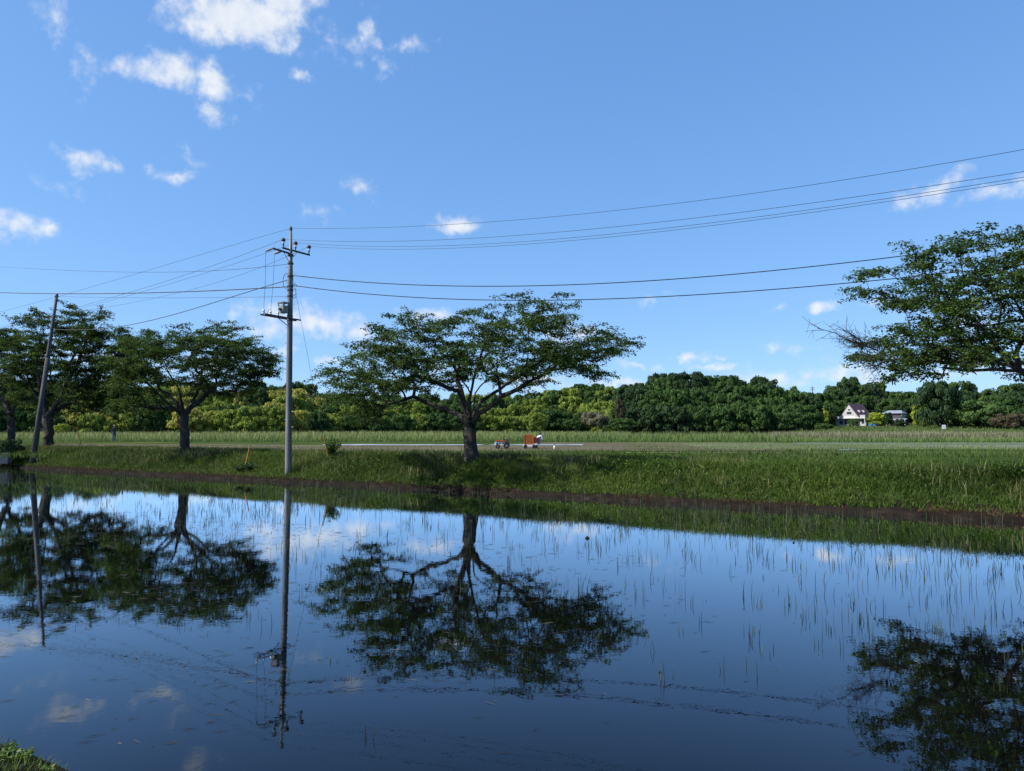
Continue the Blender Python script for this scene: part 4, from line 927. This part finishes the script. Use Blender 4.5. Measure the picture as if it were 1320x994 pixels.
# ------------------------------------------------------------------ people
def person(label, loc, H, pose, mats, rz=0, hat=True):
    """one skinned body (joint graph with radii); clothing colour by region. pose: dict of joint positions for height 1.7"""
    import bmesh
    J = dict(pelvis=(0, 0, .92), waist=(0, .0, 1.08), chest=(0, 0, 1.28), neckb=(0, 0, 1.44), neck=(0, .0, 1.50), head=(0, .01, 1.58), crown=(0, .0, 1.68))
    for s, n in ((-1, 'l'), (1, 'r')):
        J.update({n+'sh': (s*.17, 0, 1.40), n+'el': (s*.24, .02, 1.13), n+'wr': (s*.23, .12, .92), n+'pa': (s*.22, .15, .85), n+'hip': (s*.09, 0, .88), n+'kn': (s*.10, .02, .49), n+'an': (s*.10, -.02, .09), n+'to': (s*.11, .14, .03)})
    J.update(pose)
    for n in 'lr':                 # five fingers
        w, p = np.array(J[n+'wr']), np.array(J[n+'pa']); d = p-w; d = d/np.linalg.norm(d); sd_ = np.cross(d, [0, 0, 1]) if abs(d[2]) < .9 else np.array([0, 1., 0]); sd_ = sd_/np.linalg.norm(sd_)
        for k, (o, l) in enumerate(((-.032, .07), (-.011, .085), (.011, .08), (.03, .062))):
            J[f'{n}f{k}a'] = tuple(p+sd_*o+d*.03); J[f'{n}f{k}b'] = tuple(p+sd_*o+d*(.03+l)+np.array([0, 0, -.01]))
        J[n+'tha'] = tuple(w+d*.03+sd_*.035); J[n+'thb'] = tuple(w+d*.075+sd_*.065)
    rad = dict(pelvis=.15, waist=.135, chest=.15, neckb=.085, neck=.055, head=.092, crown=.06)
    for n in 'lr': rad.update({n+'sh': .075, n+'el': .05, n+'wr': .033, n+'pa': .035, n+'hip': .105, n+'kn': .068, n+'an': .048, n+'to': .04, n+'tha': .012, n+'thb': .009, **{f'{n}f{k}{c}': (.01 if c == 'a' else .008) for k in range(4) for c in 'ab'}})
    ed = [('pelvis', 'waist'), ('waist', 'chest'), ('chest', 'neckb'), ('neckb', 'neck'), ('neck', 'head'), ('head', 'crown')]
    for n in 'lr':
        ed += [('chest', n+'sh'), (n+'sh', n+'el'), (n+'el', n+'wr'), (n+'wr', n+'pa'), ('pelvis', n+'hip'), (n+'hip', n+'kn'), (n+'kn', n+'an'), (n+'an', n+'to'), (n+'wr', n+'tha'), (n+'tha', n+'thb')]
        for k in range(4): ed += [(n+'pa', f'{n}f{k}a'), (f'{n}f{k}a', f'{n}f{k}b')]
    names = list(J); k = H/1.7; idx = {n: i for i, n in enumerate(names)}
    me = bpy.data.meshes.new('body'); me.from_pydata([tuple(np.array(J[n])*k) for n in names], [(idx[a], idx[b]) for a, b in ed], [])
    tmp = bpy.data.objects.new('tmp', me); COL.objects.link(tmp); md = tmp.modifiers.new('s', 'SKIN'); 
    for i, n in enumerate(names):
        sv = me.skin_vertices[0].data[i]; sv.radius = (rad[n]*k, rad[n]*k*(.75 if n in ('pelvis', 'waist', 'chest') else 1)); sv.use_root = n == 'pelvis'
    tmp.modifiers.new('u', 'SUBSURF').levels = 2
    dg = bpy.context.evaluated_depsgraph_get(); out = bpy.data.meshes.new_from_object(tmp.evaluated_get(dg)); bpy.data.objects.remove(tmp)
    out.materials.clear()
    for m in mats: out.materials.append(m)
    out.name = 'person'
    hj = np.array([J[n] for n in names])*k
    for p in out.polygons:
        c = np.array(p.center); i = names[int(np.argmin(np.linalg.norm(hj-c, axis=1)))]
        p.material_index = 2 if i in ('head', 'crown', 'neck', 'lwr', 'rwr', 'lpa', 'rpa') or 'f' in i[1:2] or 'th' in i else (1 if i[1:] in ('hip', 'kn', 'an', 'to') or i == 'pelvis' else 0)
        p.use_smooth = True
    root = empty('person', loc, rz); tag(root, label, 'person'); link('body', out, root)
    if hat:
        h = np.array(J['crown'])*k; MB().lathe([(.19*k, -.06*k), (.13*k, -.045*k), (.115*k, .03*k), (.06*k, .075*k)], 12, h).build('hat', mats[3], root, smooth=True)
    f = np.array(J['head'])*k
    for s in (-1, 1):
        MB().lathe([(.004, -.012), (.013, 0), (.004, .012)], 6, f+np.array([s*.033, .088, .02])*k).build('eye', M['black'], root)
    MB().tube([f+np.array([0, .085, .015])*k, f+np.array([0, .112, -.02])*k], [.01*k, .016*k], 6).build('nose', mats[2], root)
    return root
pp = at_Y(147, 569, 79); pp[2] = .92
person('person in dark jacket and blue trousers standing at the far side of the left bank', (pp[0], pp[1], EYE-(569-554.8)*79/F), 1.7,
       dict(lel=(-.26, .08, 1.16), lwr=(-.16, .25, 1.1), lpa=(-.12, .32, 1.1), rel=(.27, .08, 1.15), rwr=(.18, .24, 1.05), rpa=(.15, .31, 1.03), lkn=(-.1, .04, .49), lan=(-.12, .02, .09)), [M['jacket'], M['denim'], M['skin'], M['hat']], R(60))
wp = at_Y(692, 577, 64); 
person('person in a white shirt and dark trousers bending beside the orange crate carrier', (wp[0], wp[1], .92), 1.6,
       dict(waist=(0, .10, 1.02), chest=(0, .30, 1.14), neckb=(0, .44, 1.20), neck=(0, .5, 1.23), head=(0, .58, 1.25), crown=(0, .66, 1.29), lsh=(-.17, .38, 1.15), rsh=(.17, .38, 1.15), lel=(-.22, .48, .9), rel=(.22, .46, .9), lwr=(-.18, .6, .72), rwr=(.18, .58, .7), lpa=(-.17, .65, .66), rpa=(.17, .63, .64)),
       [M['shirt'], M['denim'], M['skin'], M['hat']], R(-70))

# ------------------------------------------------------------------ field machines
def planter():
    b = at_Y(647.5, 577, 64); root = empty('rice_planter', (b[0], b[1], .915)); tag(root, 'white planting machine with a red top in the mud field right of the central trunk', 'farm machine')
    MB().prism([(-.66, .30), (.22, .30), (.22, .52), (-.58, .60), (-.68, .48)], -.45, .45).build('body', M['white'], root)
    MB().prism([(-.6, .62), (.28, .62), (.32, .70), (-.5, .73)], -.5, .5).build('seedling_tray', M['red'], root)
    for k in range(3): MB().box((-.46+k*.26, -.456, .45), (.14, .012, .09)).build('vent', M['black'], root)
    for x, r_ in ((-.38, .2), (.36, .26)):
        for y in (-.42, .42):
            w = MB(); w.tube([(x, y-.06, r_), (x, y+.06, r_)], r_, 16); wo = w.build('wheel', M['rubber'], root)
            MB().tube([(x, y-.068, r_), (x, y+.068, r_)], r_*.45, 10).build('rim', M['steel'], wo)
    MB().box((.42, 0, .42), (.34, .7, .3)).build('engine', M['dark_steel'], root)
    MB().box((.62, 0, .38), (.1, .6, .22)).build('rear_guard', M['offwhite'], root)
    MB().tube([(.5, 0, .5), (.62, 0, .82), (.8, 0, .9)], .025, 6).build('handle', M['dark_steel'], root)
    MB().box((.3, 0, .74), (.36, .4, .1)).build('seat', M['black'], root)
planter()
def carrier():
    b = at_Y(684, 578, 64); root = empty('crate_carrier', (b[0], b[1], .915)); tag(root, 'small white carrier loaded with a tall orange slatted rack in the mud field', 'farm machine')
    MB().box((-.1, 0, .26), (1.1, .7, .14)).build('bed', M['white'], root)
    for x in (-.45, .3):
        for y in (-.34, .34):
            w = MB(); w.tube([(x, y-.05, .17), (x, y+.05, .17)], .17, 14); w.build('wheel', M['rubber'], root)
    rk = MB().box((-.16, .0, .78), (.74, .52, .86)).build('rack', M['woodrack'], root)
    for k in range(6): MB().box((-.16, -.275, .42+k*.145), (.78, .03, .105)).build('slat', M['orange'], rk)
    for x in (-.54, .22): MB().box((x, -.285, .79), (.045, .05, .9)).build('rack_post', M['woodrack'], rk)
    MB().box((.42, .0, .72), (.34, .5, .5)).build('engine_cover', M['red'], root)
    MB().box((.66, -.02, .6), (.26, .46, .5)).build('control_box', M['denim'], root)
    MB().box((.4, -.2, .38), (.4, .2, .14)).build('step', M['offwhite'], root)
    MB().tube([(.78, 0, .6), (.86, 0, 1.0), (.84, 0, 1.2)], .025, 6).build('lever', M['dark_steel'], root); MB().lathe([(.02, -.09), (.1, -.03), (.1, .06), (.02, .1)], 8, (.84, 0, 1.26)).build('lamp', M['black'], root)
carrier()
b = at_Y(715, 577.5, 62); root = empty('jug', (b[0], b[1], .92)); tag(root, 'small white jug with a dark cap at the field edge right of the carrier', 'jug')
MB().lathe([(.08, 0), (.10, .04), (.10, .22), (.05, .30)], 12).build('jug_body', M['offwhite'], root, smooth=True); MB().lathe([(.05, .30), (.055, .40), (.03, .42)], 10).build('jug_cap', M['dark_steel'], root)

# ------------------------------------------------------------------ houses, sign, far pole
def white_house():
    Y = 238; k = Y/F; b = at_Y(1098, 549.5, Y); root = empty('house', (b[0], b[1], b[2]-.3), R(-50)); tag(root, 'white gabled house with a steep maroon roof at the edge of the wood', 'house')
    L_ = 9.0; hw = 3.3
    MB().box((-.1, L_/2, 1.45), (9.3, L_, 2.7)).build('ground_floor', M['render'], root)
    MB().box((-.1, L_/2-.4, 2.9), (9.9, L_+1.4, .22)).build('balcony_slab', M['offwhite'], root)
    MB().prism([(-3.9, 3.02), (2.5, 3.02), (-.7, 7.4)], -.0, L_).build('gable_wall', M['render'], root)
    rf = MB(); rf.add([(-.7, -.5, 7.62), (-.7, L_+.4, 7.62), (2.95, L_+.4, 2.75), (2.95, -.5, 2.75), (-.7, -.5, 7.42), (-.7, L_+.4, 7.42), (2.75, L_+.4, 2.72), (2.75, -.5, 2.72)], [(0, 3, 2, 1), (4, 5, 6, 7), (0, 4, 7, 3), (1, 2, 6, 5), (3, 7, 6, 2), (0, 1, 5, 4)])
    rf.add([(-.7, -.1, 7.6), (-4.2, -.1, 2.78), (-4.4, L_+.4, 2.72), (-.7, L_+.4, 7.66), (-.72, -.1, 7.5), (-4.1, -.1, 2.78), (-4.2, L_+.4, 2.72), (-.72, L_+.4, 7.44)], [(0, 3, 2, 1), (4, 5, 6, 7), (0, 1, 5, 4), (2, 3, 7, 6), (1, 2, 6, 5)])
    ro = rf.build('roof', M['maroon'], root)
    for y in (2.2, 5.2): MB().prism([(.9, 4.8), (1.7, 4.8), (1.7, 5.2), (1.35, 5.5), (.7, 5.5)], y, y+.6).build('dormer', M['render'], ro)
    def win(x, z, w, h, y=-.03, p=root):
        f = MB().box((x, y, z), (w+.2, .08, h+.2)).build('window', M['offwhite'], p); MB().box((x, y-.05, z), (w, .04, h)).build('pane', M['glass'], f)
    win(-.75, 4.55, 1.5, .8); win(-.75, 5.6, .6, .5); win(-3.4, 1.6, 1.1, 1.2); win(-1.6, 1.6, 1.3, 1.3); win(3.6, 1.7, .9, 1.2)
    d = MB().box((2.2, -.04, 1.15), (1.0, .09, 2.05)).build('door', M['dark_steel'], root); MB().lathe([(.05, -.05), (.05, .05)], 6, (1.85, -.12, 1.1)).build('handle', M['steel'], d)
    MB().box((3.9, -.9, 3.45), (1.6, .1, .85)).build('balcony_wall', M['render'], root); MB().box((4.65, 1.2, 3.45), (.1, 4.2, .85)).build('balcony_wall', M['render'], root)
    MB().box((-1.6, -.95, 3.25), (6.2, .07, .5)).build('balcony_rail', M['offwhite'], root)
    for x in (-4.6, 1.1, 4.6): MB().box((x, -.9, 1.5), (.22, .22, 2.6)).build('porch_post', M['render'], root)
    MB().box((1.6, -1.3, .2), (2.4, 1.6, .35)).build('porch_step', M['concrete'], root)
    c = empty('tarpaulin_stack', (b[0]+4.6, b[1]-5, b[2]-.25)); tag(c, 'blue sheet covered heap beside the white gabled house', 'covered heap')
    MB().prism([(-1.2, 0), (1.2, 0), (1.15, .9), (.4, 1.25), (-.7, 1.15), (-1.15, .7)], -.7, .7).build('blue_sheet', M['blue'], c); MB().box((0, -.74, .55), (.9, .06, .3)).build('white_patch', M['render'], c)
white_house()
def grey_house():
    Y = 246; b = at_Y(1150, 549, Y); root = empty('house', (b[0], b[1], b[2]-.4), R(-42)); tag(root, 'two storey house with a low grey roof and dark porch between bushes', 'house'); root.scale = (.86, .86, .86)
    MB().box((.4, 4, 1.6), (7.2, 7, 3.0)).build('ground_floor', M['darkwood'], root)
    MB().box((-.2, 4.2, 4.3), (6.2, 6, 2.3)).build('upper_floor', M['offwhite'], root)
    MB().box((.9, 1.12, 4.2), (3.8, .12, 1.7)).build('balcony_front', M['darkwood'], root)
    r_ = MB(); r_.add([(-3.9, .4, 5.3), (3.6, .4, 5.3), (3.6, 8, 5.3), (-3.9, 8, 5.3), (-2.3, 4.2, 6.5), (2.4, 4.2, 6.5)], [(0, 1, 5, 4), (1, 2, 5), (2, 3, 4, 5), (3, 0, 4), (3, 2, 1, 0)]); r_.build('roof', M['roofgrey'], root)
    p = MB(); p.add([(-1.8, -1.9, 2.75), (5.2, -1.9, 2.75), (5.2, 1.1, 3.3), (-1.8, 1.1, 3.3), (-1.8, -1.9, 2.6), (5.2, -1.9, 2.6), (5.2, 1.1, 3.12), (-1.8, 1.1, 3.12)], [(0, 1, 2, 3), (7, 6, 5, 4), (0, 4, 5, 1), (1, 5, 6, 2), (3, 2, 6, 7), (0, 3, 7, 4)]); p.build('porch_roof', M['roofgrey'], root)
    for x in (-1.6, 1.6, 4.9): MB().box((x, -1.6, 1.3), (.28, .28, 2.6)).build('porch_post', M['offwhite'], root)
    for x, z in ((-1.8, 4.4), (2.6, 4.9)):
        f = MB().box((x, 1.12, z), (1.2, .1, .9)).build('window', M['offwhite'], root); MB().box((x, 1.06, z), (1.0, .05, .7)).build('pane', M['glass'], f)
    f = MB().box((-1.6, .45, 1.6), (1.5, .1, 1.2)).build('window', M['white'], root); MB().box((-1.6, .39, 1.6), (.5, .05, 1.0)).build('pane', M['glass'], f)
grey_house()
b = at_Y(1217, 557, 168); root = empty('signboard', (b[0], b[1], b[2]-.6)); tag(root, 'small white signboard on legs standing in the grass before the dark trees', 'sign')
MB().box((0, 0, 1.75), (.85, .06, .95)).build('board', M['white'], root)
for x in (-.32, .32): MB().box((x, .05, .65), (.07, .05, 1.3)).build('leg', M['steel'], root)
b = at_Y(1047.5, 512, 320); root = empty('utility_pole', (b[0], b[1], b[2]-8)); tag(root, 'distant thin pole rising behind the dip right of the rounded mound', 'utility pole')
MB().tube([(0, 0, 0), (0, 0, 12.6)], [.28, .18], 8).build('shaft', M['concrete'], root)
for z in (11.2, 12.0): MB().box((0, 0, z), (1.9, .2, .2)).build('crossarm', M['steel'], root)
def egret(px, py, lab, Y):
    b = at_Y(px, py, Y); root = empty('marker_post', (b[0], b[1], b[2]-.9)); tag(root, lab, 'marker post'); MB().tube([(0, 0, 0), (0, 0, .8)], .05, 8).build('post', M['steel'], root); MB().lathe([(.1, .7), (.16, .8), (.14, 1.0), (.04, 1.06)], 10).build('marker_cap', M['white'], root)
egret(1141, 562, 'small white marker in the dry reeds below the houses', 140)
egret(876, 566, 'small white marker in the green field below the rounded mound', 122)
